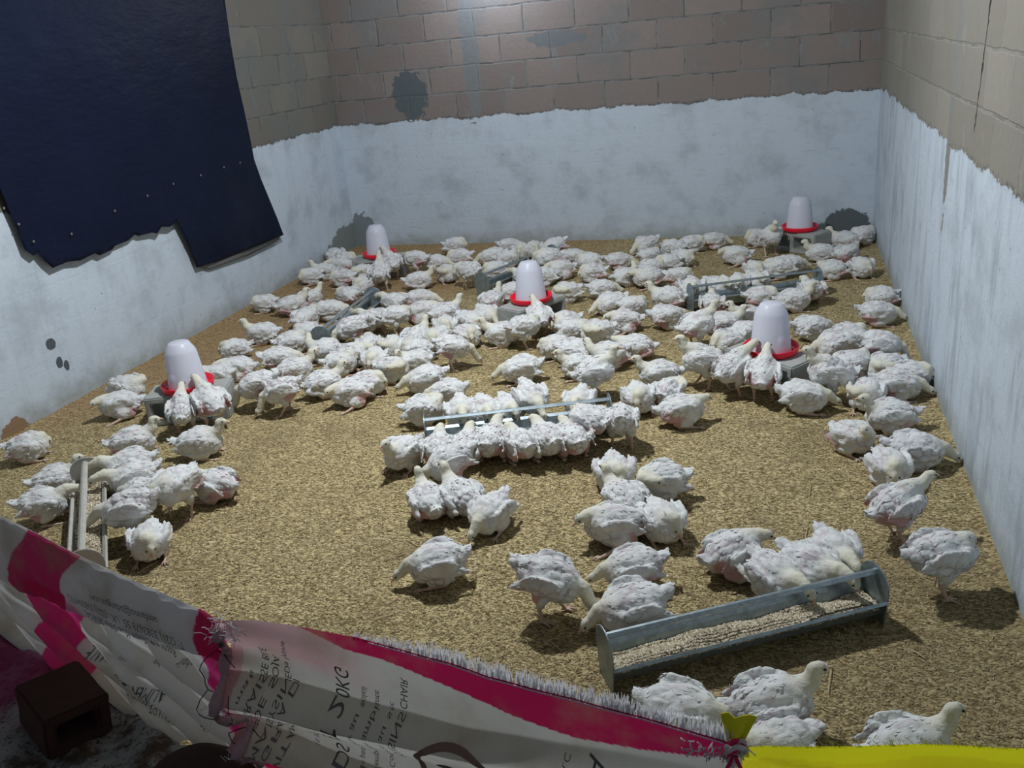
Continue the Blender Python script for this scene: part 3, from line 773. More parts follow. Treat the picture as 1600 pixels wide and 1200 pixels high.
def cloth_mesh(name, C, u0, u1, ztop, zbot, colf, mat, parent=None, e=0.0, du=.006, dz=.006, extra=None):
    nu = int((u1 - u0) / du); nz = int(.56 / dz); V = []; K = []; F = []
    for i in range(nu + 1):
        u = u0 + (u1 - u0) * i / nu; a, b = ztop(u), zbot(u)
        for j in range(nz + 1):
            z = a + (b - a) * j / nz; ee = e if extra is None else e + extra(u, j / nz)
            V.append(C.P(u, z, ee)); K.append((*colf(u, z), 1))
    for i in range(nu):
        for j in range(nz): q = i * (nz + 1) + j; F.append((q, q + 1, q + nz + 2, q + nz + 1))
    return mesh_obj(name, V, F, mat, parent, col=K)

def woven(name, tr, stain):
    k = NT(name, 0.6, 0.25); at = k.n('ShaderNodeAttribute', attribute_name='tint'); P = k.pos()
    st = k.ramp(k.noise(P, 7, 4, 0.6), 0.45, 0.72)
    c = k.mix(k.math('MULTIPLY', st, stain), at.outputs['Color'], k.mix(0.75, at.outputs['Color'], (0.30, 0.24, 0.15)))
    wv = k.n('ShaderNodeTexWave'); wv.bands_direction = 'Z'; k.set(wv.inputs['Vector'], P); wv.inputs['Scale'].default_value = 130
    wv2 = k.n('ShaderNodeTexWave'); wv2.bands_direction = 'X'; k.set(wv2.inputs['Vector'], P); wv2.inputs['Scale'].default_value = 130
    k.color(c); k.bump(k.math('ADD', wv.outputs['Fac'], wv2.outputs['Fac']), 0.35, 0.0015); k.trans(tr, c); return k.mat
m_sack = woven('woven_white_sack', 0.42, 0.55); m_yel = woven('yellow_woven_sack', 0.62, 0.1)
m_ink = plain('faded_black_ink', (0.13, 0.125, 0.13), 0.7)
m_ink2 = plain('brown_ink', (0.28, 0.17, 0.13), 0.7)
SW = (0.60, 0.60, 0.60); MAG = (0.50, 0.03, 0.135); MAGB = (0.44, 0.014, 0.085)

def text_on(C, s, u, z, size, along=(-1, 0), up=(0, -1), e=.004, par=None, m=0, width=None, wob=0.0):
    cu = bpy.data.curves.new('t', 'FONT'); cu.body = s; cu.size = size; cu.resolution_u = 3
    o = bpy.data.objects.new('t', cu); link(o)
    dg = bpy.context.evaluated_depsgraph_get(); me = o.evaluated_get(dg).to_mesh()
    V = [v.co.copy() for v in me.vertices]; F = [tuple(p.vertices) for p in me.polygons]
    o.evaluated_get(dg).to_mesh_clear(); bpy.data.objects.remove(o, do_unlink=True)
    w = max(v.x for v in V); k = (width / w) if width else 1.0
    out = []
    for v in V:
        a, b_ = v.x * k, v.y; out.append(C.P(u + along[0] * a + up[0] * b_, z + along[1] * a + up[1] * b_ + wob * a, e))
    mb = MB(); mb.add(out, F, m); mb.build('printed_text', m_ink, par)

# --- white sack with magenta bands, left
LOW_F = lambda u, z: .012 * math.sin((z * 1.0 + u * .45) * 46) * max(0, min(1, (interp(u, FOLD) - z) / .05))
ATOP = [(0, .50), (1.61, .50), (1.85, .501), (2.05, .497), (2.26, .495), (2.45, .505), (2.565, .512), (2.63, .503)]
FOLD = [(0, .20), (1.45, .24), (1.65, .25), (1.95, .276), (2.25, .326), (2.53, .373), (2.63, .385)]
def offA(u, z):
    fold = interp(u, FOLD); k = max(0, min(1, (fold + .01 - z) / .06))
    g = k * (.020 * math.sin((z + u * .36) * 62) + .011 * math.sin((z + u * .28) * 118 + 1) + .010 * noise.noise(Vector((u * 5, z * 14, 0))))
    return g + .008 * noise.noise(Vector((u * 3, z * 5, 2))) + .06 * max(0, (.08 - z)) 
CA = Cloth((-4.30, -4.90), (-1.83, -5.80), offA)
B1U = [(1.796, .52), (1.85, .55), (2.07, .55), (2.049, .493), (1.96, .43), (1.916, .39), (1.875, .33), (1.869, .24), (1.641, .24), (1.56, .25), (1.535, .267), (1.560, .31), (1.594, .339), (1.66, .40), (1.74, .46)]
B1L = [(1.60, .28), (1.63, .24), (1.619, .184), (1.657, .156), (1.650, .12), (1.645, .087), (1.632, .03), (1.629, -.05), (1.91, -.05), (1.899, .059), (1.925, .10), (1.933, .143), (1.898, .167), (1.92, .22), (1.96, .30), (1.7, .32)]
B2 = [(2.565, .54), (2.545, .47), (2.528, .44), (2.505, .40), (2.513, .365), (2.54, .33), (2.545, .25), (2.60, .12), (2.7, .1), (2.7, .54)]
def colU(u, z): return MAG if inside(u, z, B1U) or inside(u, z, B2) else SW
def colL(u, z): return (0.60, 0.04, 0.22) if inside(u, z, B1L) or inside(u, z, B2) else SW
sackA = cloth_mesh('feed_sack', CA, 0.02, 2.63, lambda u: interp(u, ATOP) - .002, lambda u: -.02 + .035 * max(0, min(1, (u - 1.8) / .4)) * (1 + .3 * math.sin(u * 30)), colL, m_sack)
tag(sackA, 'white woven sack with magenta bands strung across the front left', 'sack', 'woven sacks closing the pen')
cloth_mesh('folded_flap', CA, 0.02, 2.63, lambda u: interp(u, ATOP), lambda u: interp(u, FOLD) + .004 * noise.noise(Vector((u * 20, 0, 0))), colU, m_sack, sackA,
           extra=lambda u, t: .003 + .016 * math.sin(min(1, t * 1.25) * math.pi / 1.15) + .005 * noise.noise(Vector((u * 16 + t * 3, t * 5, 4))))
FE = .0235
text_on(CA, 'senfanno@bdangpal.com', 2.392, .440, .030, (-1, -.11), (.11, -1), FE, sackA, width=.31)
text_on(CA, 'T: (221) 3383678 55  UK: (221) 338394775', 2.486, .405, .032, (-1, -.085), (.085, -1), FE, sackA, width=.54)
text_on(CA, 'Route de Rufisque Mbao Dakar SENEGAL', 2.44, .366, .030, (-1, -.085), (.085, -1), FE - .002, sackA, width=.43)
for (s, u, z, sz, wd) in [('Mode d\'emploi', 2.20, .235, .020, .10), ('Produit de qualite', 2.40, .245, .018, .13), ('ALIMENTATION ANIMALE', 2.28, .150, .030, .34), ('DESTINATION', 2.49, .150, .032, .16),
                          ('volaille de chair', 2.52, .300, .016, .12), ('Temps de retrait', 2.25, .205, .018, .14), ('NOM DU LOT', 2.33, .070, .028, .14), ('Fabrique le', 2.20, .085, .022, .10)]:
    text_on(CA, s, u, z, sz, (-1, .06), (-.06, -1), .006, sackA, width=wd)

# --- inside-out white sack with magenta edge, centre
BTOP = [(0, .499), (.10, .520), (.24, .539), (.37, .549), (.459, .542), (.573, .531), (.653, .515), (.746, .514), (.834, .517), (.954, .510), (1.045, .501), (1.132, .492)]
BBAND = [(0, .60), (.12, .56), (.24, .531), (.331, .508), (.423, .502), (.564, .467), (.699, .434), (.828, .419), (.951, .428), (1.05, .445), (1.132, .470)]
def offB(u, z):
    up = .378 + max(0, u - .6) * .10; w = max(0, 1 - u / 1.05)
    def ridge(zz, c, a, wd): t = (c - zz) / wd; return 0 if t < 0 else a * (math.sin(min(t, 1) * math.pi / 2) if t < 1 else max(0, 1 - (t - 1) * .7))
    g = ridge(z, up, .070 * w + .008, .05) + ridge(z, .233 - u * .08, .060, .045)
    gather = .012 * math.exp(-u * 9) * math.sin(z * 70)
    return g + gather + .012 * noise.noise(Vector((u * 4, z * 6, 8))) - .010 * math.sin(min(1, u / 1.13) * math.pi) * 0
CB = Cloth((-1.83, -5.80), (-.71, -5.96), offB)
def colB(u, z):
    b = interp(u, BBAND) 
    if z > b: return MAGB
    pf = max(0, min(1, (z - .41 + u * .05 + .02 * noise.noise(Vector((u * 12, z * 12, 0)))) / .05)) * max(0, min(1, (.42 - u) / .16))
    if pf > 0 and u > .035: return tuple(a + (b_ - a) * pf for a, b_ in zip((0.54, 0.54, 0.51), (0.50, 0.33, 0.35)))
    if u < .035: return (0.50, 0.30, 0.34)
    if u < .5 and z < .14 + .02 * math.sin(u * 8) - u * .2: return MAGB
    return (0.54, 0.54, 0.51)
sackB = cloth_mesh('feed_sack', CB, 0, 1.131, lambda u: interp(u, BTOP), lambda u: .005, colB, m_sack, du=.004, dz=.0035)
tag(sackB, 'inside-out white sack with magenta top edge and mirrored lettering, front centre', 'sack', 'woven sacks closing the pen')
E_ = .006
for (s, u, z, sz, wd) in [('Ingredients: mais', .030, .20, .017, .19), ('MAIS: TX: GRAISSE BLE', .055, .19, .026, .27), ('GRAISSE DE SOJA', .085, .19, .024, .25), ('VITAMINES LYSINE', .118, .18, .024, .22), ('A DI', .165, .34, .026, .05),
                          ('Da lysine', .150, .40, .020, .09), ('POIDS NET 20KG', .245, .13, .050, .33), ('Ne pas exposer au soleil', .320, .19, .020, .23), ('Temperature ambiante', .355, .20, .020, .22),
                          ('Conserver au sec', .395, .22, .018, .18), ('15 JOURS', .20, .22, .018, .08), ('POUSSINS CHAIR', .425, .26, .024, .21), ('TA', .845, .33, .055, .07), ('F.A.C', .80, .34, .018, .05)]:
    text_on(CB, s, u, z, sz, (.16, 1), (1, -.16), E_, sackB, width=wd)
mb = MB(); cu_, cz_ = .577, .262; n = 48; V = []; F = []
for i in range(n):
    a = 2 * math.pi * i / n
    for r in (.098, .084): V.append(CB.P(cu_ + r * 1.08 * math.cos(a), cz_ + r * math.sin(a), E_))
for i in range(n): j = (i + 1) % n; F.append((2 * i, 2 * j, 2 * j + 1, 2 * i + 1))
mb.add(V, F, 0)
for (du_, dz_, ra, rb, an) in [(-.030, .022, .026, .011, .4), (.006, .012, .030, .014, .1), (.034, -.004, .022, .010, -.5), (-.01, -.025, .034, .012, .2)]:
    V = []; m_ = 20
    for i in range(m_):
        t = 2 * math.pi * i / m_; x = ra * math.cos(t); y = rb * math.sin(t); V.append(CB.P(cu_ + du_ + x * math.cos(an) - y * math.sin(an), cz_ + dz_ + x * math.sin(an) + y * math.cos(an), E_ + .001))
    mb.add(V, [tuple(range(m_))], 1)
mb.build('printed_ring', [m_ink2, m_ink], sackB)
# frayed threads standing off the top edge
k = NT('white_plastic_thread', 0.5, 0.3); k.color((0.80, 0.80, 0.82)); k.trans(0.5, (0.85, 0.85, 0.88)); m_thread = k.mat
mb = MB()
for i in range(800):
    u = .36 + .75 * random.random() ** .85; z = interp(u, BTOP); l = random.uniform(.016, .036) * min(1, (u - .30) * 4)
    p = CB.P(u, z - .004, -.002); q = p + Vector((random.uniform(-.005, .005), random.uniform(-.004, .012), l)); m_ = (p + q) / 2 + Vector((random.uniform(-.002, .002), 0, 0))
    wv = CB.t * .0012; mb.add([p - wv, p + wv, m_ + wv, q + wv * .5, q - wv * .5, m_ - wv], [(0, 1, 2, 5), (5, 2, 3, 4)])
mb.build('frayed_edge', m_thread, sackB)
# hem cord under the fringe
mb = MB(); mb.tube([CB.P(u, interp(u, BTOP) - .003, .003) for u in np.linspace(.40, 1.10, 60)], .0016, 6); mb.build('hem_cord', plain('pink_hem_cord', (0.75, 0.45, 0.58), 0.6), sackB)
# gathered seam where both sacks are sewn together
mb = MB(); pts = []
for t in np.linspace(0, 1, 26): pts.append(CB.P(.004 + .045 * t * t + .004 * math.sin(t * 19), .50 - .36 * t, .010 + .016 * math.sin(t * 3.1)))
mb.tube(pts, [.011 + .004 * math.sin(i * 1.3) for i in range(26)], 10); mb.build('gathered_seam', plain('dusty_pink_cloth', (0.42, 0.27, 0.29), 0.8, nscale=60, var=.3), sackB, True)
mb = MB()
def loop(c, du_, dz_, n=14, ph=0.0):
    return [CB.P(c[0] + du_ * math.cos(ph + 4.6 * i / n), c[1] + dz_ * math.sin(ph + 4.6 * i / n), .030 + .006 * math.sin(i)) for i in range(n + 1)]
for c, a, b_, ph in [((-.005, .395), .045, .030, .3), ((.015, .330), .040, .050, 2.4), ((.03, .225), .040, .006, 0.), ((.045, .15), .030, .012, .5), ((.0, .27), .03, .008, 1.)]:
    mb.tube(loop(c, a, b_, ph=ph), .0012, 5)
tag(mb.build('black_stitching', plain('black_sewing_thread', (0.03, 0.01, 0.015), 0.6), sackB), kind='stuff')
mb = MB()
for i in range(70):
    p = CB.P(random.uniform(-.03, .06), random.uniform(.465, .508), .008); d = Vector((random.uniform(-.03, .03), random.uniform(-.02, .02), random.uniform(-.012, .022)))
    mb.tube([p, p + d * .5 + Vector((0, 0, .004)), p + d], .0009, 4)
for i in range(60):
    zz = random.uniform(.15, .44); p = CB.P(random.uniform(-.02, .05), zz, .014); d = Vector((random.uniform(-.02, .02), random.uniform(-.015, .005), random.uniform(-.02, .01)))
    mb.tube([p, p + d * .5, p + d], .0008, 4)
tag(mb.build('loose_threads', m_thread, sackB), kind='stuff')

# --- yellow sack, right
CTOP = [(0, .486), (.04, .500), (.14, .519), (.24, .530), (.33, .547), (.42, .562), (.58, .575), (.71, .58)]
CC = Cloth((-.71, -5.96), (0, -5.95), lambda u, z: .012 * noise.noise(Vector((u * 6, z * 9, 5))) + .008 * math.sin(z * 40 + u * 6) * (1 if z < .47 else .2))
sackC = cloth_mesh('feed_sack', CC, 0, .70, lambda u: interp(u, CTOP), lambda u: .005, lambda u, z: (0.86, 0.84, 0.02) if z > interp(u, CTOP) - .03 + .006 * math.sin(u * 25) else (0.80, 0.74, 0.02), m_yel)
tag(sackC, 'bright yellow woven sack closing the pen at the front right', 'sack', 'woven sacks closing the pen')
m_yt = plain('yellow_thread', (0.72, 0.72, 0.05), 0.5)
mb = MB()
for i in range(260):
    u = random.uniform(.02, .66); z = interp(u, CTOP); l = random.uniform(.004, .016); p = CC.P(u, z - .003, 0); q = p + Vector((-l * random.uniform(.2, 1.4), random.uniform(-.004, .008), l * .8)); wv = CC.t * .0006
    mb.add([p - wv, p + wv, q + wv * .4, q - wv * .4], [(0, 1, 2, 3)])
mb.build('frayed_edge', m_yt, sackC)
mb = MB(); V = []; F = []
for j in range(9):
    for i in range(6):
        t = j / 8; a = (i / 5 - .5); wd = .026 + .034 * t
        V.append(CC.P(-.012 + a * wd + .006 * t, .492 + .052 * t + .004 * math.sin(a * 12), -.004 - .012 * t + .006 * math.cos(a * 9)))
for j in range(8):
    for i in range(5): q = j * 6 + i; F.append((q, q + 1, q + 7, q + 6))
mb.add(V, F); tb = mb.build('knotted_corner', plain('yellow_cloth', (0.88, 0.82, 0.02), 0.6), sackC, True)
sd = tb.modifiers.new('t', 'SOLIDIFY'); sd.thickness = .0012
# knot joining magenta and yellow sacks
mb = MB()
for i in range(5):
    a = i * 1.25; pts = [CC.P(-.012 + .016 * math.cos(a + t * 4), .487 + .012 * math.sin(a * 1.7 + t * 5), .006 + .010 * math.sin(t * 3 + i)) for t in np.linspace(0, 1, 10)]
    mb.tube(pts, .0048, 8, m=0 if i % 2 else 1)
for s_, mm in ((-1, 0), (1, 0), (-.3, 1)):
    mb.tube([CC.P(-.012, .478, .012), CC.P(-.012 + s_ * .018, .44, .020), CC.P(-.012 + s_ * .032, .38, .022)], [.004, .003, .0022], 6, m=mm)
for i in range(60):
    p = CC.P(random.uniform(-.10, .012), random.uniform(.468, .498), .006); d = Vector((random.uniform(-.012, .012), random.uniform(-.016, .0), random.uniform(-.018, .012)))
    mb.tube([p, p + d * .5 + Vector((0, -.003, .002)), p + d], .0013, 5, m=1)
mb.build('knot', [plain('magenta_cloth', (0.60, 0.02, 0.10), 0.6), m_thread], sackB, True)

# ================================================= OUTSIDE THE PEN, FRONT LEFT
k = NT('red_brown_clay_block', 0.9, 0.15); o = k.obj(); k.color(k.mix(k.noise(o, 30, 4, .7), (0.085, 0.045, 0.035), (0.05, 0.028, 0.022))); k.bump(k.noise(o, 90, 4), .5, .005); m_clay = k.mat
cb = rough_block('hollow_block', m_clay, (.165, .20, .125), .032, 1)
cb.location = (-2.46, -5.73, .035); cb.rotation_euler = (math.radians(4), math.radians(6), math.radians(62))
tag(cb, 'dark brown hollow block lying against the striped sack at front left', 'block')
m_stone = plain('dark_brown_stone', (0.055, 0.04, 0.032), 0.95, 0.1, nscale=20, var=.35, bump=.4)
st = MB(); V = []
for v in SV:
    q = Vector((v.x * .17, v.y * .13, v.z * .085)); q.z = min(q.z, .066); q += v * .012 * noise.noise(v * 2.3); V.append(q)
st.add(V, SF); so = st.build('stone', m_stone, smooth=True); so.location = (-1.945, -5.86, .045); so.rotation_euler = (0, 0, -.2)
sb = so.modifiers.new('s', 'SUBSURF'); sb.levels = 1; sb.render_levels = 2
tag(so, 'dark rounded stone holding down the sacks at the bottom edge', 'stone')
k = NT('soiled_sack_cloth', 0.95, 0.1); P = k.pos(); n1 = k.noise(P, 9, 5, .7); n2 = k.noise(P, 60, 4, .8); X = k.xyz(P)
c = k.mix(k.ramp(n1, .42, .60), (0.30, 0.30, 0.28), (0.09, 0.06, 0.04)); c = k.mix(k.ramp(n2, .52, .64), c, (0.05, 0.04, 0.03))
mg = k.ramp(k.math('ADD', X[0], k.math('MULTIPLY', k.noise(P, 5, 2), .4)), -2.42, -2.55)
c = k.mix(k.math('MULTIPLY', mg, .8), c, (0.22, 0.03, 0.10)); k.color(c); k.bump(n2, .4, .004); m_soil = k.mat
V = []; F = []; nx, ny = 120, 70
for j in range(ny + 1):
    for i in range(nx + 1):
        u = i / nx; v = j / ny; x = -3.5 + 1.9 * u; y = fence_y(x) - .015 - .95 * v
        z = -.002 + .055 * math.sin(min(1, v * 3 + .2) * math.pi / 2) * 0.6 + .035 * abs(noise.noise(Vector((x * 3.2 + y * 2.2, y * 1.4, 1)))) + .018 * math.sin((x * .8 + y * .55) * 38 + 3 * noise.noise(Vector((x * 2, y * 2, 0)))) * .6 + .006 * noise.noise(Vector((x * 20, y * 20, 5)))
        z = max(-.012, z); V.append((x, y, z))
for j in range(ny):
    for i in range(nx): a = j * (nx + 1) + i; F.append((a, a + nx + 1, a + nx + 2, a + 1))
o = mesh_obj('soiled_sack', V, F, m_soil); tag(o, 'crumpled dirty sack lying on the ground outside the striped sack', 'sack')
BIRDS = [
 (-4.105, -1.913, -164, 'ball', 'second from left of three tucked resting chickens facing left, left of left wall trough'),
 (-3.739, -2.563, -164, 'up', 'white chicken sitting, head raised, facing left, left of left wall trough'),
 (-3.856, -1.976, 36, 'up', 'white chicken sitting, head raised, facing right, behind left wall trough'),
 (-3.814, -1.797, 62, 'up', 'white chicken sitting, head raised, facing away, behind left wall trough'),
 (-3.592, -2.264, 77, 'leg', 'white chicken side-lying, one leg stretched out, facing away, left of left wall trough'),
 (-3.442, -2.535, -164, 'ball', 'third from left of three tucked resting chickens facing left, left of left wall trough'),
 (-3.495, -2.1, 16, 'low', 'white chicken sitting, neck stretched low, facing right, behind left wall trough'),
 (-3.54, -1.755, 166, 'ball', 'white chicken resting, head tucked in, facing left, behind left wall trough'),
 (-3.083, -2.643, -144, 'peck', 'white chicken standing, pecking the ground, facing left, in front of left wall trough'),
 (-3.084, -2.342, -192, 'feed', 'white chicken feeding, head lowered, facing left, right of left wall trough'),
 (-3.103, -1.963, -196, 'feed', 'white chicken feeding, head lowered, facing left, behind left wall trough'),
 (-2.898, -2.405, 26, 'tuck', 'white chicken standing, head bowed, facing right, right of left wall trough'),
 (-2.842, -2.119, 16, 'leg', 'white chicken side-lying, one leg stretched out, facing right, right of left wall trough'),
 (-2.958, -1.846, 16, 'low', 'white chicken sitting, neck stretched low, facing right, right of left wall trough'),
 (-3.545, -1.481, -92, 'ball', 'white chicken resting, head tucked in, facing viewer, in front of back left drinker'),
 (-3.438, -1.419, 108, 'stand', 'white chicken standing, head up, facing away, in front of back left drinker'),
 (-3.808, -1.281, -164, 'ball', 'white chicken resting, head tucked in, facing left, in front of back left drinker'),
 (-3.719, -1.135, -144, 'back', 'white chicken sitting, head turned back, facing left, in front of back left drinker'),
 (-4.02, -0.896, -164, 'leg', 'white chicken side-lying, one leg stretched out, facing left, left of back left drinker'),
 (-4.078, -1.05, -164, 'up', 'white chicken sitting, head raised, facing left, left of back left drinker'),
 (-4.122, -1.2, -144, 'ball', 'white chicken resting, head tucked in, facing left, left of back left drinker'),
 (-4.062, -0.707, 16, 'ball', 'white chicken resting, head tucked in, facing right, behind back left drinker'),
 (-4.216, -0.602, 137, 'low', 'white chicken sitting, neck stretched low, facing away, behind back left drinker'),
 (-3.482, -1.119, 134, 'drink', 'white chicken drinking, neck stretched up, facing away, in front of back left drinker'),
 (-3.341, -0.965, -174, 'tuck', 'white chicken standing, head bowed, facing left, right of back left drinker'),
 (-3.157, -1.375, 16, 'up', 'white chicken sitting, head raised, facing right, in front of back left drinker'),
 (-3.218, -0.849, 6, 'low', 'white chicken sitting, neck stretched low, facing right, right of back left drinker'),
 (-3.072, -0.724, -164, 'ball', 'white chicken resting, head tucked in, facing left, right of back left drinker'),
 (-3.259, -0.297, 16, 'ball', 'white chicken resting, head tucked in, facing right, right of back left drinker'),
 (-3.007, -1.189, -52, 'back', 'white chicken sitting, head turned back, facing viewer, left of back wall trough'),
 (-2.778, -1.375, 166, 'tuck', 'white chicken standing, head bowed, facing left, left of back wall trough'),
 (-2.798, -0.726, -164, 'low', 'white chicken sitting, neck stretched low, facing left, behind back wall trough'),
 (-2.657, -0.817, 26, 'ball', 'white chicken resting, head tucked in, facing right, behind back wall trough'),
 (-2.674, -1.1, -144, 'ball', 'white chicken resting, head tucked in, facing left, left of back wall trough'),
 (-2.767, -0.348, 16, 'low', 'white chicken sitting, neck stretched low, facing right, behind back wall trough'),
 (-2.625, -0.536, -72, 'ball', 'leftmost of two tucked resting chickens facing viewer, behind back wall trough'),
 (-2.526, -0.501, -72, 'ball', 'second from left of two tucked resting chickens facing viewer, behind back wall trough'),
 (-2.361, -1.4, 154, 'feed', 'white chicken feeding, head lowered, facing left, in front of back wall trough'),
 (-2.269, -1.069, -144, 'tuck', 'white chicken standing, head bowed, facing left, right of back wall trough'),
 (-2.319, -0.679, -144, 'peck', 'white chicken standing, pecking the ground, facing left, behind back wall trough'),
 (-2.174, -1.124, -144, 'leg', 'white chicken side-lying, one leg stretched out, facing left, right of back wall trough'),
 (-2.139, -0.788, 16, 'low', 'leftmost of two low-necked sitting chickens facing right, right of back wall trough'),
 (-2.241, -1.301, -164, 'ball', 'leftmost of three tucked resting chickens facing left, right of back wall trough'),
 (-2.446, -1.883, 77, 'up', 'white chicken sitting, head raised, facing away, behind centre drinker'),
 (-2.358, -1.718, 16, 'ball', 'white chicken resting, head tucked in, facing right, behind centre drinker'),
 (-2.387, -2.19, -43, 'low', 'second from left of two low-necked sitting chickens facing viewer, left of centre drinker'),
 (-1.995, -1.724, -144, 'back', 'white chicken sitting, head turned back, facing left, behind centre drinker'),
 (-2.666, -2.161, 46, 'up', 'white chicken sitting, head raised, facing right, left of centre drinker'),
 (-2.573, -2.429, -72, 'ball', 'second from left of three tucked resting chickens facing viewer, left of centre drinker'),
 (-2.449, -2.33, -33, 'low', 'leftmost of two low-necked sitting chickens facing viewer, left of centre drinker'),
 (-2.381, -2.581, -43, 'ball', 'third from left of three tucked resting chickens facing viewer, left of centre drinker'),
 (-2.675, -2.631, 77, 'up', 'white chicken sitting, head raised, facing away, right of left wall trough'),
 (-2.544, -2.663, -92, 'ball', 'leftmost of three tucked resting chickens facing viewer, left of centre drinker'),
 (-2.328, -2.967, 26, 'peck', 'white chicken standing, pecking the ground, facing right, in front of centre drinker'),
 (-2.589, -2.849, -164, 'ball', 'white chicken resting, head tucked in, facing left, left of centre drinker'),
 (-2.765, -2.789, -72, 'back', 'white chicken sitting, head turned back, facing viewer, in front of left wall trough'),
 (-2.028, -2.612, 31, 'tuck', 'white chicken standing, head bowed, facing right, in front of centre drinker'),
 (-1.996, -2.413, 119, 'drink', 'white chicken drinking, neck stretched up, facing away, in front of centre drinker'),
 (-2.178, -2.565, -164, 'up', 'white chicken sitting, head raised, facing left, in front of centre drinker'),
 (-1.856, -2.36, -144, 'ball', 'second from left of two tucked resting chickens facing left, in front of centre drinker'),
 (-1.775, -2.476, 6, 'ball', 'white chicken resting, head tucked in, facing right, in front of centre drinker'),
 (-1.994, -0.944, -164, 'ball', 'second from left of three tucked resting chickens facing left, right of back wall trough'),
 (-1.784, -0.904, 16, 'low', 'second from left of two low-necked sitting chickens facing right, right of back wall trough'),
 (-1.654, -0.44, -134, 'low', 'white chicken sitting, neck stretched low, facing left, right of back wall trough'),
 (-1.573, -0.789, 36, 'ball', 'white chicken resting, head tucked in, facing right, right of back wall trough'),
 (-1.429, -0.586, 166, 'ball', 'leftmost of two tucked resting chickens facing left, left of back right drinker'),
 (-1.333, -0.847, -43, 'ball', 'white chicken resting, head tucked in, facing viewer, left of back right drinker'),
 (-1.426, -1.003, -154, 'ball', 'leftmost of two tucked resting chickens facing left, behind right rear trough'),
 (-1.308, -0.437, 16, 'ball', 'white chicken resting, head tucked in, facing right, left of back right drinker'),
 (-1.309, -1.35, -4, 'ball', 'second from left of two tucked resting chickens facing right, behind right rear trough'),
 (-1.512, -1.39, -144, 'leg', 'white chicken side-lying, one leg stretched out, facing left, left of right rear trough'),
 (-1.517, -1.158, 36, 'ball', 'leftmost of two tucked resting chickens facing right, behind right rear trough'),
 (-1.666, -1.349, 36, 'turn', 'white chicken sitting, head turned aside, facing right, right of back wall trough'),
 (-1.91, -1.252, -164, 'ball', 'third from left of three tucked resting chickens facing left, right of back wall trough'),
 (-1.77, -1.642, 26, 'low', 'white chicken sitting, neck stretched low, facing right, right of centre drinker'),
 (-1.658, -1.971, -144, 'low', 'white chicken sitting, neck stretched low, facing left, right of centre drinker'),
 (-1.512, -2.018, 16, 'ball', 'white chicken resting, head tucked in, facing right, right of centre drinker'),
 (-1.522, -2.293, -164, 'leg', 'white chicken side-lying, one leg stretched out, facing left, right of centre drinker'),
 (-1.149, -0.322, 16, 'low', 'white chicken sitting, neck stretched low, facing right, left of back right drinker'),
 (-0.97, -0.802, -164, 'leg', 'white chicken side-lying, one leg stretched out, facing left, left of back right drinker'),
 (-1.324, -1.863, -179, 'up', 'white chicken sitting, head raised, facing left, left of right rear trough'),
 (-1.185, -1.741, -81, 'feed', 'leftmost of two feeding chickens facing viewer, left of right rear trough'),
 (-1.044, -2.039, 95, 'feed', 'white chicken feeding, head lowered, facing away, left of right rear trough'),
 (-1.279, -2.245, 26, 'low', 'white chicken sitting, neck stretched low, facing right, left of right rear trough'),
 (-1.078, -2.595, 26, 'stand', 'white chicken standing, head up, facing right, behind right side drinker'),
 (-0.949, -2.358, 16, 'up', 'leftmost of two head-up sitting chickens facing right, in front of right rear trough'),
 (-1.633, -2.531, -144, 'back', 'white chicken sitting, head turned back, facing left, in front of centre drinker'),
 (-1.818, -2.765, -144, 'ball', 'leftmost of two tucked resting chickens facing left, in front of centre drinker'),
 (-1.675, -2.866, -4, 'low', 'white chicken sitting, neck stretched low, facing right, in front of centre drinker'),
 (-1.504, -2.908, -144, 'turn', 'white chicken sitting, head turned aside, facing left, left of right side drinker'),
 (-1.389, -2.768, -174, 'leg', 'white chicken side-lying, one leg stretched out, facing left, left of right side drinker'),
 (-1.491, -3.312, 16, 'stand', 'white chicken standing, head up, facing right, behind middle trough'),
 (-1.629, -3.053, -164, 'up', 'white chicken sitting, head raised, facing left, behind middle trough'),
 (-1.212, -3.156, -164, 'up', 'white chicken sitting, head raised, facing left, left of right side drinker'),
 (-1.007, -3.147, -164, 'stand', 'white chicken standing, head up, facing left, left of right side drinker'),
 (-0.856, -3.226, 48, 'drink', 'white chicken drinking, neck stretched up, facing right, left of right side drinker'),
 (-0.925, -2.676, -144, 'ball', 'white chicken resting, head tucked in, facing left, behind right side drinker'),
 (-1.268, -3.448, -72, 'ball', 'white chicken resting, head tucked in, facing viewer, right of middle trough'),
 (-1.144, -3.372, 77, 'back', 'white chicken sitting, head turned back, facing away, left of right side drinker'),
 (-1.06, -3.579, 16, 'leg', 'white chicken side-lying, one leg stretched out, facing right, left of right side drinker'),
 (-1.284, -3.828, 100, 'feedst', 'white chicken standing, reaching down to feed, facing away, right of middle trough'),
 (-1.418, -3.844, 147, 'tuck', 'white chicken standing, head bowed, facing away, right of middle trough'),
 (-1.521, -3.554, -88, 'feed', 'white chicken feeding, head lowered, facing viewer, right of middle trough'),
 (-1.915, -3.118, -164, 'low', 'third from left of three low-necked sitting chickens facing left, behind middle trough'),
 (-1.722, -3.626, -55, 'feedst', 'white chicken standing, reaching down to feed, facing viewer, behind middle trough'),
 (-1.824, -3.656, -59, 'feed', 'second from left of two feeding chickens facing viewer, behind middle trough'),
 (-1.916, -3.708, -63, 'feed', 'leftmost of two feeding chickens facing viewer, behind middle trough'),
 (-2.02, -3.732, -67, 'feed', 'white chicken feeding, head lowered, facing viewer, left of middle trough'),
 (-2.372, -3.284, -154, 'low', 'leftmost of three low-necked sitting chickens facing left, behind middle trough'),
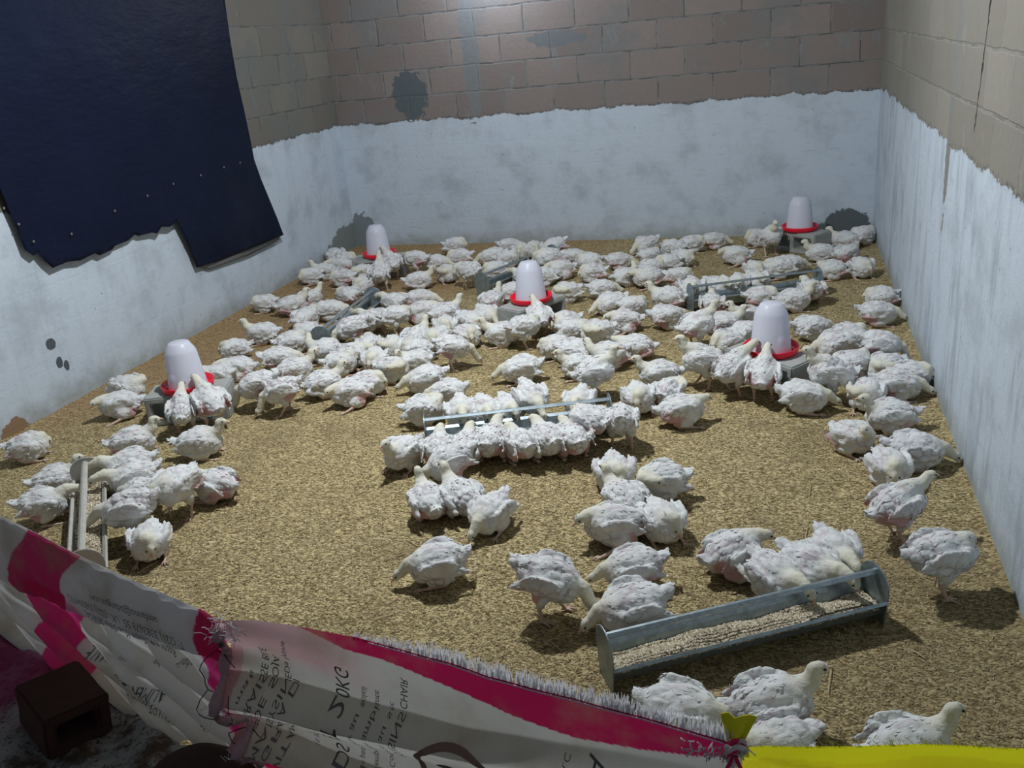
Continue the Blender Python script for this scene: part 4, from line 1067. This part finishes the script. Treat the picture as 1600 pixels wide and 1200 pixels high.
 (-2.2, -3.444, -164, 'low', 'second from left of three low-necked sitting chickens facing left, behind middle trough'),
 (-2.234, -3.665, 16, 'back', 'white chicken sitting, head turned back, facing right, left of middle trough'),
 (-1.897, -4.041, 97, 'feed', 'second from left of two feeding chickens facing away, left of middle trough'),
 (-1.796, -4.0, 93, 'feed', 'leftmost of three feeding chickens facing away, in front of middle trough'),
 (-1.668, -4.007, 130, 'feed', 'second from left of three feeding chickens facing away, in front of middle trough'),
 (-1.571, -3.969, 126, 'feed', 'third from left of three feeding chickens facing away, in front of middle trough'),
 (-1.465, -3.949, 122, 'feed', 'white chicken feeding, head lowered, facing away, right of middle trough'),
 (-2.534, -3.014, -164, 'turn', 'white chicken sitting, head turned aside, facing left, in front of centre drinker'),
 (-2.612, -3.143, -4, 'back', 'white chicken sitting, head turned back, facing right, right of left side drinker'),
 (-2.154, -4.109, -103, 'up', 'white chicken sitting, head raised, facing viewer, left of middle trough'),
 (-1.999, -4.087, 106, 'feed', 'leftmost of two feeding chickens facing away, left of middle trough'),
 (-1.881, -4.271, -144, 'peck', 'white chicken standing, pecking the ground, facing left, in front of middle trough'),
 (-1.898, -4.483, 128, 'up', 'leftmost of three head-up sitting chickens facing away, in front of middle trough'),
 (-1.789, -4.44, 137, 'up', 'second from left of three head-up sitting chickens facing away, in front of middle trough'),
 (-1.64, -4.537, -103, 'low', 'white chicken sitting, neck stretched low, facing viewer, in front of middle trough'),
 (-1.716, -4.88, -159, 'low', 'leftmost of two low-necked sitting chickens facing left, left of front right trough'),
 (-1.253, -4.182, -77, 'ball', 'white chicken resting, head tucked in, facing viewer, in front of middle trough'),
 (-1.069, -4.239, -164, 'back', 'white chicken sitting, head turned back, facing left, in front of middle trough'),
 (-1.186, -4.383, 137, 'up', 'third from left of three head-up sitting chickens facing away, in front of middle trough'),
 (-1.192, -4.56, -164, 'leg', 'white chicken side-lying, one leg stretched out, facing left, behind front right trough'),
 (-1.028, -4.52, -62, 'ball', 'white chicken resting, head tucked in, facing viewer, behind front right trough'),
 (-1.088, -4.813, -159, 'low', 'white chicken sitting, neck stretched low, facing left, behind front right trough'),
 (-1.058, -5.024, -154, 'low', 'second from left of two low-necked sitting chickens facing left, left of front right trough'),
 (-1.303, -5.01, -4, 'peck', 'white chicken standing, pecking the ground, facing right, left of front right trough'),
 (-0.786, -4.683, 41, 'leg', 'white chicken side-lying, one leg stretched out, facing right, behind front right trough'),
 (-0.655, -4.83, -52, 'feed', 'white chicken feeding, head lowered, facing viewer, behind front right trough'),
 (-0.556, -4.776, -43, 'feed', 'leftmost of two feeding chickens facing viewer, right of front right trough'),
 (-0.487, -4.675, -67, 'feed', 'second from left of two feeding chickens facing viewer, right of front right trough'),
 (-0.283, -4.426, 31, 'standleg', 'white chicken standing, pink thigh bare, facing right, right of front right trough'),
 (-0.268, -4.036, -72, 'ball', 'white chicken resting, head tucked in, facing viewer, in front of right side drinker'),
 (-0.165, -3.895, 6, 'low', 'second from left of two low-necked sitting chickens facing right, in front of right side drinker'),
 (-0.377, -3.782, -43, 'turn', 'white chicken sitting, head turned aside, facing viewer, in front of right side drinker'),
 (-0.195, -4.726, 21, 'tuck', 'white chicken standing, head bowed, facing right, right of front right trough'),
 (-0.225, -3.578, -164, 'up', 'white chicken sitting, head raised, facing left, in front of right side drinker'),
 (-0.554, -3.396, 1, 'low', 'leftmost of two low-necked sitting chickens facing right, in front of right side drinker'),
 (-0.443, -3.277, -164, 'stand', 'white chicken standing, head up, facing left, in front of right side drinker'),
 (-0.327, -2.992, 36, 'ball', 'second from left of three tucked resting chickens facing right, right of right side drinker'),
 (-0.296, -3.356, -92, 'back', 'white chicken sitting, head turned back, facing viewer, in front of right side drinker'),
 (-0.189, -3.018, -144, 'back', 'white chicken sitting, head turned back, facing left, right of right side drinker'),
 (-0.158, -3.232, 1, 'low', 'white chicken sitting, neck stretched low, facing right, right of right side drinker'),
 (-0.09, -3.113, 1, 'ball', 'third from left of three tucked resting chickens facing right, right of right side drinker'),
 (-0.196, -2.857, 6, 'peck', 'white chicken standing, pecking the ground, facing right, right of right side drinker'),
 (-0.394, -2.72, -159, 'low', 'white chicken sitting, neck stretched low, facing left, right of right side drinker'),
 (-0.319, -2.571, 16, 'ball', 'leftmost of three tucked resting chickens facing right, right of right side drinker'),
 (-0.498, -2.427, 26, 'low', 'white chicken sitting, neck stretched low, facing right, behind right side drinker'),
 (-0.726, -3.292, 84, 'drink', 'white chicken drinking, neck stretched up, facing away, in front of right side drinker'),
 (-0.832, -2.229, -164, 'up', 'white chicken sitting, head raised, facing left, in front of right rear trough'),
 (-0.827, -2.523, 16, 'ball', 'white chicken resting, head tucked in, facing right, behind right side drinker'),
 (-0.77, -1.862, 16, 'ball', 'white chicken resting, head tucked in, facing right, in front of right rear trough'),
 (-0.582, -1.917, 16, 'up', 'second from left of two head-up sitting chickens facing right, in front of right rear trough'),
 (-0.806, -1.561, -65, 'feed', 'second from left of two feeding chickens facing viewer, behind right rear trough'),
 (-0.489, -1.775, 111, 'feed', 'white chicken feeding, head lowered, facing away, right of right rear trough'),
 (-0.824, -1.215, -72, 'ball', 'white chicken resting, head tucked in, facing viewer, behind right rear trough'),
 (-0.672, -1.194, -164, 'ball', 'second from left of two tucked resting chickens facing left, behind right rear trough'),
 (-0.599, -1.066, 16, 'low', 'white chicken sitting, neck stretched low, facing right, in front of back right drinker'),
 (-0.404, -0.797, -164, 'up', 'white chicken sitting, head raised, facing left, in front of back right drinker'),
 (-0.344, -1.231, -164, 'back', 'white chicken sitting, head turned back, facing left, right of right rear trough'),
 (-0.165, -1.211, -72, 'ball', 'white chicken resting, head tucked in, facing viewer, right of right rear trough'),
 (-0.233, -0.848, 36, 'leg', 'white chicken side-lying, one leg stretched out, facing right, in front of back right drinker'),
 (-0.226, -0.436, 176, 'up', 'white chicken sitting, head raised, facing left, right of back right drinker'),
 (-0.09, -0.318, 26, 'ball', 'white chicken resting, head tucked in, facing right, right of back right drinker'),
 (-0.109, -1.876, -164, 'ball', 'white chicken resting, head tucked in, facing left, right of right rear trough'),
 (-0.15, -2.192, 6, 'low', 'white chicken sitting, neck stretched low, facing right, in front of right rear trough'),
 (-0.735, -0.572, -72, 'stand', 'white chicken standing, head up, facing viewer, left of back right drinker'),
 (-0.836, -0.275, -164, 'ball', 'second from left of two tucked resting chickens facing left, left of back right drinker'),
 (-0.913, -1.621, -84, 'feed', 'leftmost of two feeding chickens facing viewer, behind right rear trough'),
 (-1.04, -1.674, -47, 'feed', 'second from left of two feeding chickens facing viewer, left of right rear trough'),
 (-3.738, -2.87, -144, 'ball', 'leftmost of three tucked resting chickens facing left, left of left wall trough'),
 (-3.545, -3.161, -164, 'leg', 'white chicken side-lying, one leg stretched out, facing left, behind left side drinker'),
 (-3.594, -3.28, -164, 'turn', 'white chicken sitting, head turned aside, facing left, behind left side drinker'),
 (-3.43, -2.749, 36, 'ball', 'leftmost of two tucked resting chickens facing right, in front of left wall trough'),
 (-3.353, -3.02, 26, 'low', 'white chicken sitting, neck stretched low, facing right, behind left side drinker'),
 (-3.171, -3.174, 36, 'up', 'leftmost of two head-up sitting chickens facing right, right of left side drinker'),
 (-3.146, -2.875, -164, 'turn', 'white chicken sitting, head turned aside, facing left, in front of left wall trough'),
 (-2.959, -3.062, 26, 'ball', 'second from left of two tucked resting chickens facing right, in front of left wall trough'),
 (-2.937, -2.94, 16, 'leg', 'white chicken side-lying, one leg stretched out, facing right, in front of left wall trough'),
 (-2.899, -3.374, 36, 'up', 'second from left of two head-up sitting chickens facing right, right of left side drinker'),
 (-2.706, -3.473, -144, 'leg', 'white chicken side-lying, one leg stretched out, facing left, right of left side drinker'),
 (-2.663, -3.337, 16, 'ball', 'white chicken resting, head tucked in, facing right, right of left side drinker'),
 (-2.997, -3.609, -154, 'peck', 'second from left of two ground-pecking chickens facing left, right of left side drinker'),
 (-3.163, -3.559, -164, 'peck', 'leftmost of two ground-pecking chickens facing left, right of left side drinker'),
 (-2.92, -2.77, 108, 'ball', 'white chicken resting, head tucked in, facing away, in front of left wall trough'),
 (-2.764, -3.027, -72, 'ball', 'white chicken resting, head tucked in, facing viewer, in front of left wall trough'),
 (-4.001, -3.499, -14, 'back', 'white chicken sitting, head turned back, facing right, left of left side drinker'),
 (-3.89, -3.711, -144, 'leg', 'white chicken side-lying, one leg stretched out, facing left, left of left side drinker'),
 (-3.387, -3.868, 119, 'drink', 'leftmost of two drinking chickens facing away, in front of left side drinker'),
 (-3.28, -3.801, 145, 'drink', 'second from left of two drinking chickens facing away, in front of left side drinker'),
 (-3.142, -4.1, 16, 'up', 'second from left of two head-up sitting chickens facing right, in front of left side drinker'),
 (-3.996, -4.219, 31, 'ball', 'white chicken resting, head tucked in, facing right, left of left side drinker'),
 (-3.489, -4.118, 31, 'up', 'leftmost of two head-up sitting chickens facing right, in front of left side drinker'),
 (-3.21, -4.477, -136, 'feed', 'second from left of two feeding chickens facing left, behind dusty left trough'),
 (-3.577, -4.504, 36, 'up', 'white chicken sitting, head raised, facing right, behind dusty left trough'),
 (-3.448, -4.715, 36, 'feed', 'white chicken feeding, head lowered, facing right, left of dusty left trough'),
 (-3.29, -4.396, -148, 'feed', 'leftmost of two feeding chickens facing left, behind dusty left trough'),
 (-3.104, -4.561, -174, 'low', 'white chicken sitting, neck stretched low, facing left, behind dusty left trough'),
 (-2.972, -4.785, -156, 'feedst', 'white chicken standing, reaching down to feed, facing left, right of dusty left trough'),
 (-2.893, -4.614, -92, 'tuck', 'white chicken standing, head bowed, facing viewer, right of dusty left trough'),
 (-2.837, -4.458, 176, 'leg', 'white chicken side-lying, one leg stretched out, facing left, right of dusty left trough'),
 (-2.825, -4.888, -62, 'ball', 'white chicken resting, head tucked in, facing viewer, right of dusty left trough'),
 (-0.872, -5.422, 1, 'low', 'white chicken sitting, neck stretched low, facing right, in front of front right trough'),
 (-0.661, -5.359, 21, 'up', 'leftmost of two head-up sitting chickens facing right, in front of front right trough'),
 (-0.647, -5.499, -144, 'ball', 'white chicken resting, head tucked in, facing left, in front of front right trough'),
 (-0.365, -5.451, 26, 'up', 'second from left of two head-up sitting chickens facing right, in front of front right trough'),
]
place_birds(BIRDS)
